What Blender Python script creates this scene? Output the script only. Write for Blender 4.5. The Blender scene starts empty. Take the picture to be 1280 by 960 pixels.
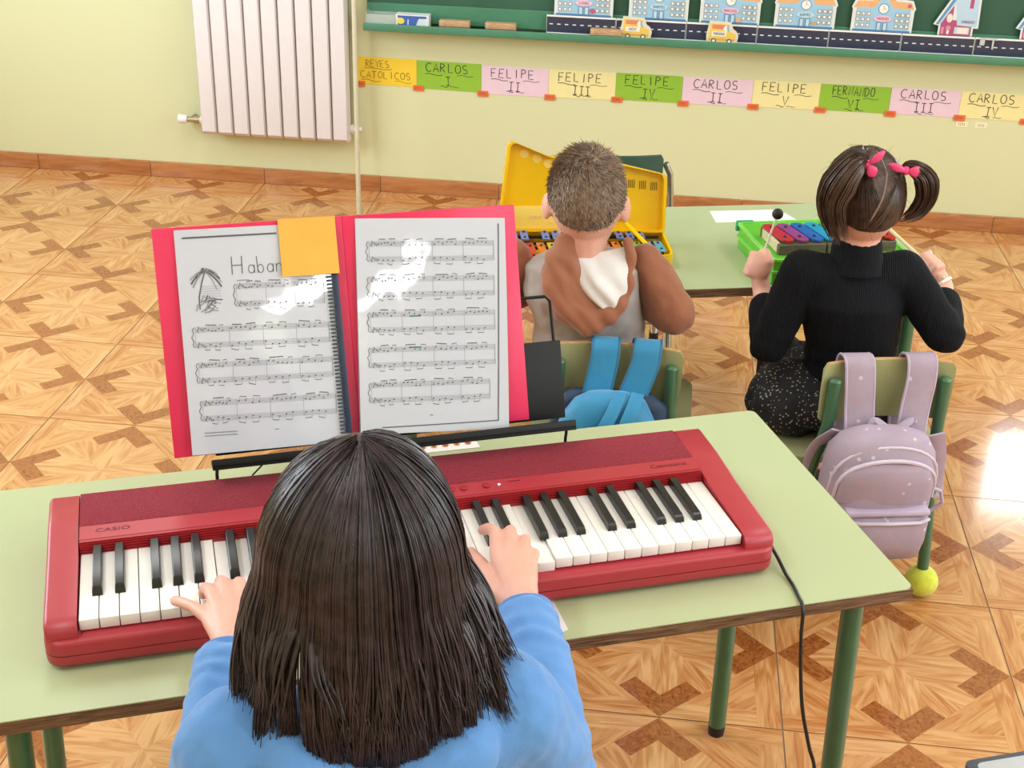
import bpy, bmesh, math, random
import numpy as np
from mathutils import Vector, Matrix, noise

random.seed(7)
rng = np.random.default_rng(7)
SC = bpy.context.scene
COL = SC.collection
PI = math.pi
def rad(a): return a * PI / 180

# ---------------------------------------------------------------- camera
cam_d = bpy.data.cameras.new('camera'); cam = bpy.data.objects.new('camera', cam_d); COL.objects.link(cam)
CP, CR, CY, CH = .4681, .0305, -.1104, 1.616
_f = Vector((math.sin(CY)*math.cos(CP), math.cos(CY)*math.cos(CP), -math.sin(CP)))
_r = Vector((math.cos(CY), -math.sin(CY), 0)); _u = _r.cross(_f)
_r2 = math.cos(CR)*_r + math.sin(CR)*_u; _u2 = -math.sin(CR)*_r + math.cos(CR)*_u
cam.matrix_world = Matrix(((_r2.x, _u2.x, -_f.x, 0), (_r2.y, _u2.y, -_f.y, 0), (_r2.z, _u2.z, -_f.z, CH), (0, 0, 0, 1)))
cam_d.sensor_width = 36; cam_d.sensor_fit = 'HORIZONTAL'; cam_d.lens = 1675/1280*36
cam_d.clip_start = .05
SC.camera = cam

# ---------------------------------------------------------------- world, lights, exposure
W = bpy.data.worlds.new('world'); SC.world = W; W.use_nodes = True
W.node_tree.nodes['Background'].inputs[0].default_value = (.80, .90, 1, 1)
W.node_tree.nodes['Background'].inputs[1].default_value = 1.0
def area(name, loc, rot, sx, sy, power, col):
    d = bpy.data.lights.new(name, 'AREA'); d.shape = 'RECTANGLE'; d.size = sx; d.size_y = sy
    d.energy = power; d.color = col
    o = bpy.data.objects.new(name, d); COL.objects.link(o); o.location = loc; o.rotation_euler = rot
    return o
WALL_Y = 4.67
X0, X1, YB, ZC = -3.2268, 2.9332, -2.4945, 2.85
# daylight in the window openings (front wall right of the board, left wall, right wall)
area('daylight_front', (1.82, WALL_Y+.09, 1.0), (rad(-90), 0, 0), .98, .40, 16, (.90, .93, 1))
area('daylight_left', (X0-.09, 2.75, 1.55), (0, rad(-90), 0), 1.36, 1.96, 80, (.78, .89, 1))
area('daylight_right', (X1+.09, 1.4, 1.55), (0, rad(90), 0), 1.36, 3.96, 85, (.88, .94, 1))
# fluorescent ceiling fixtures
LAMPS = [(x, y) for x in (-1.3, 1.75) for y in (-1.85, .6, 3.0)]
for i, (x, y) in enumerate(LAMPS):
    area('ceiling_tube_light', (x, y, ZC-.075), (0, 0, 0), .26, 1.16, 20, (.96, .98, 1))
SC.view_settings.view_transform = 'Standard'; SC.view_settings.look = 'None'
SC.view_settings.exposure = -0.05; SC.view_settings.gamma = 1
SC.view_settings.use_curve_mapping = False
SC.cycles.max_bounces = 6; SC.cycles.diffuse_bounces = 4; SC.cycles.glossy_bounces = 3; SC.cycles.caustics_reflective = False; SC.cycles.caustics_refractive = False

# ---------------------------------------------------------------- helpers
def lin(h):
    h = h.lstrip('#'); v = [int(h[i:i+2], 16)/255 for i in (0, 2, 4)]
    return tuple((c/12.92 if c <= .04045 else ((c+.055)/1.055)**2.4) for c in v) + (1,)
_mc = {}
def mat(name, col, rough=.55, metal=0, var=.06, nscale=30, bump=0, bscale=200, spec=.5, coat=0, coat_r=.1, alpha=1, trans=0, emis=0, sheen=0, coords='Object'):
    if name in _mc: return _mc[name]
    m = bpy.data.materials.new(name); m.use_nodes = True; nt = m.node_tree; N = nt.nodes; L = nt.links
    b = N['Principled BSDF']
    c = lin(col)
    tc = N.new('ShaderNodeTexCoord')
    no = N.new('ShaderNodeTexNoise'); no.inputs['Scale'].default_value = nscale; no.inputs['Detail'].default_value = 4
    L.new(tc.outputs[coords], no.inputs['Vector'])
    cr = N.new('ShaderNodeValToRGB')
    cr.color_ramp.elements[0].position = .3; cr.color_ramp.elements[1].position = .7
    cr.color_ramp.elements[0].color = tuple(x*(1-var) for x in c[:3]) + (1,)
    cr.color_ramp.elements[1].color = tuple(min(1, x*(1+var)) for x in c[:3]) + (1,)
    L.new(no.outputs['Fac'], cr.inputs['Fac']); L.new(cr.outputs['Color'], b.inputs['Base Color'])
    b.inputs['Roughness'].default_value = rough; b.inputs['Metallic'].default_value = metal
    b.inputs['Specular IOR Level'].default_value = spec
    b.inputs['Coat Weight'].default_value = coat; b.inputs['Coat Roughness'].default_value = coat_r
    b.inputs['Alpha'].default_value = alpha; b.inputs['Transmission Weight'].default_value = trans
    if sheen: b.inputs['Sheen Weight'].default_value = sheen; b.inputs['Sheen Roughness'].default_value = .5
    if emis:
        b.inputs['Emission Color'].default_value = c; b.inputs['Emission Strength'].default_value = emis
    if bump:
        n2 = N.new('ShaderNodeTexNoise'); n2.inputs['Scale'].default_value = bscale; n2.inputs['Detail'].default_value = 3 if coat < .9 else .6
        L.new(tc.outputs[coords], n2.inputs['Vector'])
        bp = N.new('ShaderNodeBump'); bp.inputs['Strength'].default_value = bump; bp.inputs['Distance'].default_value = .003
        L.new(n2.outputs['Fac'], bp.inputs['Height']); L.new(bp.outputs['Normal'], b.inputs['Normal'])
        if coat > .9: L.new(bp.outputs['Normal'], b.inputs['Coat Normal'])
    _mc[name] = m; return m
def flat(col, rough=.6, **k): return mat('print_%s_%d' % (col.strip('#'), int(rough*100)), col, rough, var=.02, **k)
def spots(name, base, dot, scale, thr, rough=.8, dot2=None, bump=.2, sheen=0):
    m = mat(name, base, rough, var=.08, nscale=12, bump=bump, bscale=60, sheen=sheen); N = m.node_tree.nodes; L = m.node_tree.links
    b = N['Principled BSDF']; old = b.inputs['Base Color'].links[0].from_socket
    tc = [n for n in N if n.type == 'TEX_COORD'][0]
    v = N.new('ShaderNodeTexVoronoi'); v.inputs['Scale'].default_value = scale; L.new(tc.outputs['Object'], v.inputs['Vector'])
    lt = N.new('ShaderNodeMath'); lt.operation = 'LESS_THAN'; lt.inputs[1].default_value = thr; L.new(v.outputs['Distance'], lt.inputs[0])
    mx = N.new('ShaderNodeMix'); mx.data_type = 'RGBA'; L.new(lt.outputs[0], mx.inputs['Factor']); L.new(old, mx.inputs['A'])
    if dot2:
        r2 = N.new('ShaderNodeValToRGB'); r2.color_ramp.interpolation = 'CONSTANT'
        r2.color_ramp.elements[0].color = lin(dot); r2.color_ramp.elements[1].color = lin(dot2); r2.color_ramp.elements[1].position = .5
        L.new(v.outputs['Color'], r2.inputs['Fac']); L.new(r2.outputs['Color'], mx.inputs['B'])
    else: mx.inputs['B'].default_value = lin(dot)
    L.new(mx.outputs['Result'], b.inputs['Base Color']); return m
def wood(name, c1, c2, stretch=(4, 60), rough=.4, coords='UV', detail=5, coat=0, dist=1.5, spec=.5):
    if name in _mc: return _mc[name]
    m = bpy.data.materials.new(name); m.use_nodes = True; N = m.node_tree.nodes; L = m.node_tree.links; b = N['Principled BSDF']
    tc = N.new('ShaderNodeTexCoord'); mp = N.new('ShaderNodeMapping'); L.new(tc.outputs[coords], mp.inputs['Vector'])
    mp.inputs['Scale'].default_value = (stretch[0], stretch[1], stretch[1] if coords == 'Object' else 1)
    no = N.new('ShaderNodeTexNoise'); no.inputs['Scale'].default_value = 1; no.inputs['Detail'].default_value = detail
    no.inputs['Distortion'].default_value = dist; L.new(mp.outputs['Vector'], no.inputs['Vector'])
    oi = N.new('ShaderNodeObjectInfo'); ad = N.new('ShaderNodeMath'); ad.operation = 'MULTIPLY_ADD'
    ad.inputs[1].default_value = .10; L.new(oi.outputs['Random'], ad.inputs[0]); L.new(no.outputs['Fac'], ad.inputs[2])
    cr = N.new('ShaderNodeValToRGB'); cr.color_ramp.elements[0].position = .36; cr.color_ramp.elements[1].position = .66
    cr.color_ramp.elements[0].color = lin(c1); cr.color_ramp.elements[1].color = lin(c2)
    L.new(ad.outputs[0], cr.inputs['Fac']); L.new(cr.outputs['Color'], b.inputs['Base Color'])
    b.inputs['Roughness'].default_value = rough; b.inputs['Coat Weight'].default_value = coat; b.inputs['Coat Roughness'].default_value = .06
    b.inputs['Specular IOR Level'].default_value = spec
    _mc[name] = m; return m

class MB:
    def __init__(s): s.V = []; s.F = []; s.M = []; s.UV = {}
    def add(s, vs, fs, mi=0):
        o = len(s.V); s.V += [tuple(v) for v in vs]
        for f in fs: s.F.append(tuple(i+o for i in f)); s.M.append(mi)
        return s
    def poly(s, pts, mi=0, uv=None):
        s.add(pts, [tuple(range(len(pts)))], mi)
        if uv: s.UV[len(s.F)-1] = uv
        return s
    def box(s, a, b, mi=0):
        (x0, y0, z0), (x1, y1, z1) = a, b
        return s.add([(x0,y0,z0),(x1,y0,z0),(x1,y1,z0),(x0,y1,z0),(x0,y0,z1),(x1,y0,z1),(x1,y1,z1),(x0,y1,z1)],
                     [(3,2,1,0),(4,5,6,7),(0,1,5,4),(1,2,6,5),(2,3,7,6),(3,0,4,7)], mi)
    def rbox(s, a, b, bev=.002, seg=2, mi=0, M=None):
        bm = bmesh.new(); bmesh.ops.create_cube(bm, size=1)
        c = [(a[i]+b[i])/2 for i in range(3)]; d = [b[i]-a[i] for i in range(3)]
        for v in bm.verts: v.co = Vector([c[i]+v.co[i]*d[i] for i in range(3)])
        bmesh.ops.bevel(bm, geom=bm.edges[:], offset=bev, segments=seg, affect='EDGES', profile=.5)
        if M is not None: bmesh.ops.transform(bm, matrix=M, verts=bm.verts)
        bm.verts.index_update(); s.add([v.co[:] for v in bm.verts], [[v.index for v in f.verts] for f in bm.faces], mi); bm.free(); return s
    def loft(s, rings, mi=0, cap=(True, True), closed=True):
        n = len(rings[0]); o = len(s.V)
        for r in rings: s.V += [tuple(p) for p in r]
        m = n if closed else n-1
        for i in range(len(rings)-1):
            for j in range(m):
                k = (j+1) % n
                s.F.append((o+i*n+j, o+i*n+k, o+(i+1)*n+k, o+(i+1)*n+j)); s.M.append(mi)
        if cap[0]: s.F.append(tuple(o+j for j in reversed(range(n)))); s.M.append(mi)
        if cap[1]: s.F.append(tuple(o+(len(rings)-1)*n+j for j in range(n))); s.M.append(mi)
        return s
    def tube(s, pts, r, n=8, mi=0, cap=True, flatten=None):
        pts = [Vector(p) for p in pts]; R = r if hasattr(r, '__len__') else [r]*len(pts)
        t0 = (pts[1]-pts[0]).normalized(); ref = Vector((0, 0, 1)) if abs(t0.z) < .9 else Vector((1, 0, 0))
        a = t0.cross(ref).normalized(); rings = []
        for i, p in enumerate(pts):
            t = (pts[min(i+1, len(pts)-1)]-pts[max(i-1, 0)]).normalized()
            a = (a - t*a.dot(t)).normalized(); b = t.cross(a)
            k = 1 if flatten is None else flatten
            rings.append([p + (a*math.cos(q)*R[i] + b*math.sin(q)*R[i]*k) for q in [2*PI*j/n for j in range(n)]])
        return s.loft(rings, mi, (cap, cap))
    def chain(s, pts, R, n=12):
        for (p, q, r0, r1) in zip(pts[:-1], pts[1:], R[:-1], R[1:]):
            p, q = Vector(p), Vector(q); t = (q-p).normalized()
            P = []; RR = []
            for k in (80, 50, 25): P.append(p-t*r0*math.sin(rad(k))); RR.append(r0*math.cos(rad(k)))
            P += [p, q]; RR += [r0, r1]
            for k in (25, 50, 80): P.append(q+t*r1*math.sin(rad(k))); RR.append(r1*math.cos(rad(k)))
            s.tube(P, RR, n)
        return s
    def ell(s, c, r, ax=None, nu=20, nv=12, mi=0):
        c = Vector(c); ax = ax or (Vector((1,0,0)), Vector((0,1,0)), Vector((0,0,1))); rings = []
        for i in range(1, nv):
            f = PI*i/nv
            rings.append([c + ax[0]*r[0]*math.sin(f)*math.cos(q) + ax[1]*r[1]*math.sin(f)*math.sin(q) - ax[2]*r[2]*math.cos(f) for q in [2*PI*j/nu for j in range(nu)]])
        return s.loft(rings, mi)
    def ribbon(s, pts, w, up, mi=0):
        """flat stroke along pts with normal 'up'"""
        pts = [Vector(p) for p in pts]; up = Vector(up)
        L = []; Rr = []
        for i, p in enumerate(pts):
            t = (pts[min(i+1, len(pts)-1)]-pts[max(i-1, 0)])
            if t.length < 1e-9: t = Vector((1, 0, 0))
            q = up.cross(t.normalized())*w/2; L.append(p+q); Rr.append(p-q)
        for i in range(len(pts)-1): s.add([L[i], Rr[i], Rr[i+1], L[i+1]], [(0, 1, 2, 3)], mi)
        return s
def mesh_of(name, mb, mats, smooth=40, doubles=False):
    me = bpy.data.meshes.new(name); me.from_pydata(mb.V, [], mb.F)
    if not isinstance(mats, (list, tuple)): mats = [mats]
    for m in mats: me.materials.append(m)
    me.polygons.foreach_set('material_index', mb.M)
    if mb.UV:
        uv = me.uv_layers.new(name='UVMap')
        for fi, us in mb.UV.items():
            for li, u in zip(me.polygons[fi].loop_indices, us): uv.data[li].uv = u
    me.validate(); me.update()
    if smooth:
        me.polygons.foreach_set('use_smooth', [True]*len(me.polygons)); me.set_sharp_from_angle(angle=rad(smooth))
    return me
def link(name, me, parent=None, loc=(0,0,0), rotz=0, mw=None):
    o = bpy.data.objects.new(name, me); COL.objects.link(o)
    if mw is not None: o.matrix_world = mw
    else: o.location = loc; o.rotation_euler = (0, 0, rotz)
    if parent is not None: o.parent = parent
    return o
def obj(name, mb, mats, parent=None, smooth=40, **k): return link(name, mesh_of(name, mb, mats, smooth), parent, **k)
def tag(o, label, cat, group=None, kind=None):
    if label: o['label'] = label
    if cat: o['category'] = cat
    if group: o['group'] = group
    if kind: o['kind'] = kind
    return o
def thing(name, label, cat, loc=(0,0,0), rotz=0, group=None, mw=None):
    o = link(name, None, None, loc, rotz, mw); o.empty_display_size = .05
    return tag(o, label, cat, group)
def struct(o): o['kind'] = 'structure'; return o
def shift(mb, d):
    mb.V = [(v[0]-d[0], v[1]-d[1], v[2]-d[2]) for v in mb.V]; return mb
def fuse(name, mb, voxel, mats, parent=None, smooth=4, disp=None, sfac=.5):
    """joins overlapping closed shapes into one continuous skin"""
    me = mesh_of('tmp', mb, mats, 0); o = bpy.data.objects.new('tmp', me); COL.objects.link(o)
    r = o.modifiers.new('r', 'REMESH'); r.mode = 'VOXEL'; r.voxel_size = voxel; r.use_smooth_shade = True
    s = o.modifiers.new('s', 'SMOOTH'); s.iterations = smooth; s.factor = sfac
    dg = bpy.context.evaluated_depsgraph_get(); new = bpy.data.meshes.new_from_object(o.evaluated_get(dg))
    bpy.data.objects.remove(o); bpy.data.meshes.remove(me); new.name = name
    if disp:
        n = len(new.vertices); co = np.empty(n*3); new.vertices.foreach_get('co', co); co = co.reshape(-1, 3)
        no = np.empty(n*3); new.vertices.foreach_get('normal', no); no = no.reshape(-1, 3)
        d = np.array([disp(Vector(c)) for c in co]); co = co + no*d[:, None]
        new.vertices.foreach_set('co', co.ravel()); new.update()
    new.materials.clear()
    for m in (mats if isinstance(mats, (list, tuple)) else [mats]): new.materials.append(m)
    new.polygons.foreach_set('use_smooth', [True]*len(new.polygons))
    if parent is not None: new.transform(Matrix.Translation(-parent.location))
    return link(name, new, parent)
def text_mesh(txt, size):
    c = bpy.data.curves.new('t', 'FONT'); c.body = txt; c.size = size; c.align_x = 'CENTER'; c.align_y = 'CENTER'; c.resolution_u = 3
    o = bpy.data.objects.new('t', c); COL.objects.link(o); dg = bpy.context.evaluated_depsgraph_get(); dg.update()
    me = bpy.data.meshes.new_from_object(o.evaluated_get(dg)); bpy.data.objects.remove(o); return me
def add_text(mb, txt, size, M, mi=0, sx=1):
    me = text_mesh(txt, size)
    mb.add([M @ Vector((v.co.x*sx, v.co.y, 0)) for v in me.vertices], [tuple(p.vertices) for p in me.polygons], mi); bpy.data.meshes.remove(me); return mb
def axes_mat(o, x, y, z):
    return Matrix(((x[0], y[0], z[0], o[0]), (x[1], y[1], z[1], o[1]), (x[2], y[2], z[2], o[2]), (0, 0, 0, 1)))
# handwriting strokes, letters in a .6 x 1 box
def arc(cx, cy, rx, ry, a0, a1, n=9): return [(cx+rx*math.cos(rad(a0+(a1-a0)*i/n)), cy+ry*math.sin(rad(a0+(a1-a0)*i/n))) for i in range(n+1)]
GL = {
 'A': [[(0,0),(.3,1),(.6,0)],[(.1,.35),(.5,.35)]], 'B': [[(0,0),(0,1)],arc(0,.75,.45,.25,90,-90),arc(0,.25,.5,.25,90,-90)],
 'C': [arc(.35,.5,.35,.5,50,310)], 'D': [[(0,0),(0,1)],arc(0,.5,.55,.5,90,-90)], 'E': [[(.5,1),(0,1),(0,0),(.5,0)],[(0,.5),(.4,.5)]],
 'F': [[(.5,1),(0,1),(0,0)],[(0,.52),(.4,.52)]], 'G': [arc(.35,.5,.35,.5,50,360)+[(.4,.5)]], 'H': [[(0,0),(0,1)],[(.55,0),(.55,1)],[(0,.5),(.55,.5)]],
 'I': [[(.3,0),(.3,1)]], '1': [[(.1,.8),(.3,1),(.3,0)]], 'J': [[(.45,1),(.45,.2)]+arc(.25,.2,.2,.2,0,-160)], 'L': [[(.05,1),(.05,0),(.5,0)]],
 'M': [[(0,0),(.05,1),(.3,.4),(.55,1),(.6,0)]], 'N': [[(0,0),(0,1),(.55,0),(.55,1)]], 'O': [arc(.3,.5,.3,.5,90,450,12)],
 'P': [[(0,0),(0,1)],arc(0,.75,.45,.25,90,-90)], 'R': [[(0,0),(0,1)],arc(0,.75,.45,.25,90,-90),[(.1,.5),(.5,0)]],
 'S': [arc(.3,.75,.25,.25,40,270)+arc(.3,.25,.25,.25,90,-140)], 'T': [[(0,1),(.6,1)],[(.3,1),(.3,0)]], 'U': [[(0,1),(0,.3)]+arc(.28,.3,.28,.3,180,360)+[(.56,1)]],
 'V': [[(0,1),(.3,0),(.6,1)]], 'Y': [[(0,1),(.3,.5),(.6,1)],[(.3,.5),(.3,0)]],
 'Z': [[(.1,1),(.5,1),(.1,0),(.5,0)]], 'W': [[(0,1),(.15,0),(.3,.7),(.45,0),(.6,1)]],
 '!': [[(.05,1),(.55,1)],[(.05,0),(.55,0)],[(.3,0),(.3,1)]],
 'h_a': [arc(.25,.25,.25,.25,60,420,10),[(.5,.5),(.5,0)]], 'h_b': [[(0,1),(0,0)],arc(.25,.25,.25,.25,180,540,10)], 'h_n': [[(0,.5),(0,0)],arc(.22,.28,.22,.22,180,0,6)+[(.44,0)]],
}
def write(mb, txt, org, ex, ez, h, w, sp=.78, up=(0,-1,0), mi=0, jit=.03, width=None):
    """letters centred on org; ex, ez are unit axes"""
    seq = txt if isinstance(txt, list) else list(txt); ex, ez, org = Vector(ex), Vector(ez), Vector(org)
    n = len(seq); adv = (width/n) if width else h*sp; k = adv/(sp*1.0)
    x = -adv*n/2
    for ch in seq:
        if ch != ' ':
            dx, dz, sl = random.uniform(-jit, jit)*h, random.uniform(-jit, jit)*h*1.5, random.uniform(-.05, .05)
            for st in GL[ch]:
                mb.ribbon([org + ex*(x+dx+(px*k*.95)+py*h*sl) + ez*(dz+(py-.5)*h) for px, py in st], w, up, mi)
        x += adv
def squiggle(mb, a, b, amp, ex, ez, org, w, mi=0, up=(0,-1,0)):
    ex, ez, org = Vector(ex), Vector(ez), Vector(org)
    mb.ribbon([org+ex*(a[0]+(b[0]-a[0])*t/8)+ez*(a[1]+(b[1]-a[1])*t/8+amp*math.sin(t/8*2*PI)) for t in range(9)], w, up, mi)

# ================================================================ the setting
TS, TX, TY = .44, .2932, 1.9055       # floor tile size and grid origin
m_wall = mat('wall_paint', '#d8dbb2', .75, var=.025, nscale=3, bump=.08, bscale=90, coords='Generated')
m_ceil = mat('ceiling_paint', '#f4f3ea', .85, var=.02)
m_white = mat('white_paint', '#efeeec', .4, var=.02)
m_grout = mat('grout', '#9a8474', .6, var=.08)
m_glass = mat('window_glass', '#ffffff', .02, trans=1, var=0)
m_oak = wood('tile_oak', '#b06c38', '#d29c66', (9, 75), rough=.16, coat=.25, dist=1.0, spec=.5)
m_oak2 = wood('tile_oak_pale', '#b87844', '#d8a672', (9, 75), rough=.16, coat=.25, dist=1.0, spec=.5)
m_burl = wood('tile_burl', '#80431d', '#a96636', (40, 60), rough=.16, coat=.25, dist=3.0, spec=.5)
m_base = wood('baseboard_ceramic', '#a4663c', '#bd8052', (6, 45), rough=.25, coords='Object', coat=.15)

fl = MB(); fl.box((X0-.2, YB-.2, -.12), (X1+.2, WALL_Y+.2, -.0016))
floor = struct(obj('floor', fl, m_grout, smooth=0))
# one printed ceramic tile: V of dark burl at each edge middle, star of oak pieces inside
def tile_mesh(cut=None):
    g = MB(); hh = TS/2-.0014; a, w = .175, .068
    def P(x, y): return (x*2*hh, y*2*hh)
    def piece(pts, ang, mi, rot):
        c, s = math.cos(rot), math.sin(rot)
        q = [(x*c-y*s, x*s+y*c) for x, y in (P(*p) for p in pts)]
        ca, sa = math.cos(ang+rot), math.sin(ang+rot); off = random.random()*9
        g.poly([(x, y, 0) for x, y in q], mi, [(x*ca+y*sa+off, -x*sa+y*ca+off*1.7) for x, y in q])
    for k in range(4):
        r = k*PI/2; V = -.5
        piece([(0,V),(w,V+w),(-a+w,V+a+w),(-a,V+a)], rad(135), 2, r)
        piece([(w,V+w),(a,V+a),(a-w,V+a+w),(0,V+2*w)], rad(45), 2, r)
        nz = V+2*w
        piece([(0,nz),(.098,nz+.098),(.098,-.098),(0,0),(-.098,-.098),(-.098,nz+.098)], rad(90), 1, r)
        # diagonal petal between this petal and the next (to the right)
        piece([(.098,-.098),(.098,nz+.098),(a-w,V+a+w),(a,V+a),(.25,-.25)], rad(-62), 0, r)
        piece([(.098,-.098),(.25,-.25),(-V-a,-a),(-V-a-w,-a+w),(-nz-.098,-.098)], rad(-28), 1, r)
        piece([(a,V+a),(.1,-.4),(.4,-.4),(.4,-.1),(-V-a,-a)], rad(45), 0, r)
        piece([(0,V),(.4,V),(.4,-.4),(.1,-.4)], 0, 1, r)
        piece([(.5,-.5),(.5,0),(.4,-.1),(.4,-.5)], rad(90), 0, r)
    # side faces
    for p, q in (((-hh,-hh),(hh,-hh)),((hh,-hh),(hh,hh)),((hh,hh),(-hh,hh)),((-hh,hh),(-hh,-hh))):
        g.poly([(p[0],p[1],-.008),(q[0],q[1],-.008),(q[0],q[1],0),(p[0],p[1],0)], 0, [(0,0)]*4)
    me = mesh_of('floor_tile', g, [m_oak, m_oak2, m_burl], 0)
    if cut is not None:
        bm = bmesh.new(); bm.from_mesh(me); bmesh.ops.bisect_plane(bm, geom=bm.verts[:]+bm.edges[:]+bm.faces[:], plane_co=(0, cut, 0), plane_no=(0, 1, 0), clear_outer=True)
        bm.to_mesh(me); bm.free()
    return me
tm = tile_mesh(); NJ = 6
tmc = tile_mesh((WALL_Y-.012)-(TY+(NJ+.5)*TS))
for j in range(-10, NJ+1):
    for i in range(-8, 6):
        o = link('floor_tile', tmc if j == NJ else tm, floor, (TX+(i+.5)*TS, TY+(j+.5)*TS, 0))

wf = MB(); T = .2; wx0, wx1, wz0, wz1 = 1.33, 2.31, .80, 1.20
for a, b in (((X0-T, WALL_Y, -.1), (wx0, WALL_Y+T, ZC)), ((wx1, WALL_Y, -.1), (X1+T, WALL_Y+T, ZC)),
             ((wx0, WALL_Y, -.1), (wx1, WALL_Y+T, wz0)), ((wx0, WALL_Y, wz1), (wx1, WALL_Y+T, ZC))): wf.box(a, b)
wall_front = struct(obj('wall_front', wf, m_wall, smooth=0))
def side_wall(name, xa, xb, y0, y1, z0, z1):
    m = MB()
    for a, b in (((xa, YB, -.1), (xb, y0, ZC)), ((xa, y1, -.1), (xb, WALL_Y, ZC)), ((xa, y0, -.1), (xb, y1, z0)), ((xa, y0, z1), (xb, y1, ZC))): m.box(a, b)
    return struct(obj(name, m, m_wall, smooth=0))
side_wall('wall_left', X0-T, X0, 1.75, 3.75, .86, 2.24)
side_wall('wall_right', X1, X1+T, -.6, 3.4, .86, 2.24)
m = MB(); m.box((X0-T, YB-T, -.1), (X1+T, YB, ZC)); struct(obj('wall_back', m, m_wall, smooth=0))
m = MB(); m.box((X0-T, YB-T, ZC), (X1+T, WALL_Y+T, ZC+.1)); struct(obj('ceiling', m, m_ceil, smooth=0))
def window(n, a, b, axis):
    """frame bars and panes in an opening from a to b; axis = the thin direction"""
    o = struct(link('window_%d' % n, None, loc=a)); d = Vector(b)-Vector(a); ax = 1-axis
    def bar(name, u0, u1, z0, z1, th=.03, mt=m_white):
        g = MB(); lo = [0, 0, z0]; hi = [0, 0, z1]; lo[ax], hi[ax] = u0, u1; lo[axis], hi[axis] = -th/2, th/2; g.box(lo, hi); obj(name, g, mt, o, 0)
    U, H = d[ax], d.z; k = max(2, round(U/.65)); f = .045
    bar('frame_bar', 0, U, 0, f); bar('frame_bar', 0, U, H-f, H)
    for i in range(k+1): c = min(max(i*U/k, f/2), U-f/2); bar('frame_bar', c-f/2, c+f/2, f, H-f)
    for i in range(k): bar('pane', i*U/k+f/2, (i+1)*U/k-f/2, f, H-f, .004, m_glass)
window(1, (wx0, WALL_Y+.15, wz0), (wx1, WALL_Y+.15, wz1), 1)
window(2, (X0-.15, 1.75, .86), (X0-.15, 3.75, 2.24), 0)
window(3, (X1+.15, -.6, .86), (X1+.15, 3.4, 2.24), 0)
# baseboard of ceramic pieces, one per tile column
bb = MB(); bb.box((X0, WALL_Y-.006, 0), (X1, WALL_Y, .056)); bbo = struct(obj('baseboard_front', bb, mat('baseboard_joint', '#e2d2bb', .6), smooth=0))
bp = MB(); bp.rbox((.0014, -.006, 0), (TS-.0014, .006, .058), .002, 2); bpm = mesh_of('skirting_tile', bp, m_base)
for i in range(-8, 6): link('skirting_tile', bpm, bbo, (TX+i*TS, WALL_Y-.006, 0))
# ceiling fixtures
fx = MB(); fx.rbox((-.16, -.62, -.06), (.16, .62, 0), .01, 2); fxm = mesh_of('fixture_body', fx, m_white)
for i, (x, y) in enumerate(LAMPS):
    t = thing('ceiling_light', 'white ceiling light fixture above the classroom', 'ceiling light', (x, y, ZC), group='ceiling lights out of view'); link('housing', fxm, t)

# ================================================================ radiator and pipe
m_rad = mat('radiator_enamel', '#dfd8db', .35, var=.015); m_gap_shade = mat('radiator_gap_shade', '#5f6263', .7)
rd = thing('radiator', 'white finned radiator on the wall left of the blackboard', 'radiator', (-1.67, WALL_Y, .20))
NF = 9; FP = .548/NF
fin = MB()
prof = [(.0028, -.045), (.0028, -.088), (.007, -.094), (FP-.007, -.094), (FP-.0028, -.088), (FP-.0028, -.045)]
rings = []
for z, dy in ((0, .012), (.012, .0), (.62, .0), (.64, .014)):
    rings.append([(x, y+(dy if y < -.06 else 0), z) for x, y in prof])
fin.loft(rings); fm = mesh_of('fin', fin, m_rad)
for k in range(NF): link('fin', fm, rd, (k*FP, 0, 0))
g = MB(); g.box((.004, -.052, .02), (.544, -.030, .62)); obj('back_plate', g, m_gap_shade, rd)  # dark sheet behind the fins; shade of the gaps put into its colour
for zz in (.04, .60):
    g = MB(); g.tube([(-.012, -.05, zz), (.556, -.05, zz)], .017, 14); obj('manifold', g, m_rad, rd)
g = MB(); g.tube([(.01, -.05, .04), (-.035, -.05, .04)], .014, 14); g.tube([(-.035, -.05, .04), (-.062, -.05, .04)], .010, 12); g.tube([(-.05, -.05, .04), (-.05, 0, .04)], .008, 12)
obj('valve', g, mat('brass', '#b9ac94', .3, metal=.9), rd)
g = MB(); g.tube([(-.062, -.05, .04), (-.066, -.05, .04), (-.094, -.05, .04), (-.098, -.05, .04)], [.012, .015, .017, .011], 16); obj('valve_cap', g, m_white, rd)
g = MB(); g.tube([(.55, -.05, .04), (.585, -.045, .04)], .010, 12); obj('outlet_pipe', g, m_rad, rd)
for x in (.1, .45):
    g = MB(); g.box((x-.01, -.04, .55), (x+.01, 0, .58)); obj('bracket', g, m_rad, rd)
pp = MB(); pp.tube([(-1.050, 4.40, 0), (-1.066, 4.47, .6), (-1.085, 4.56, 1.4), (-1.10, 4.64, 2.1)], .0085, 12)
tag(obj('thin_pole', pp, mat('pipe_paint', '#cfc9ae', .4)), 'thin pale pole leaning on the wall between radiator and blackboard', 'pole')

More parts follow.
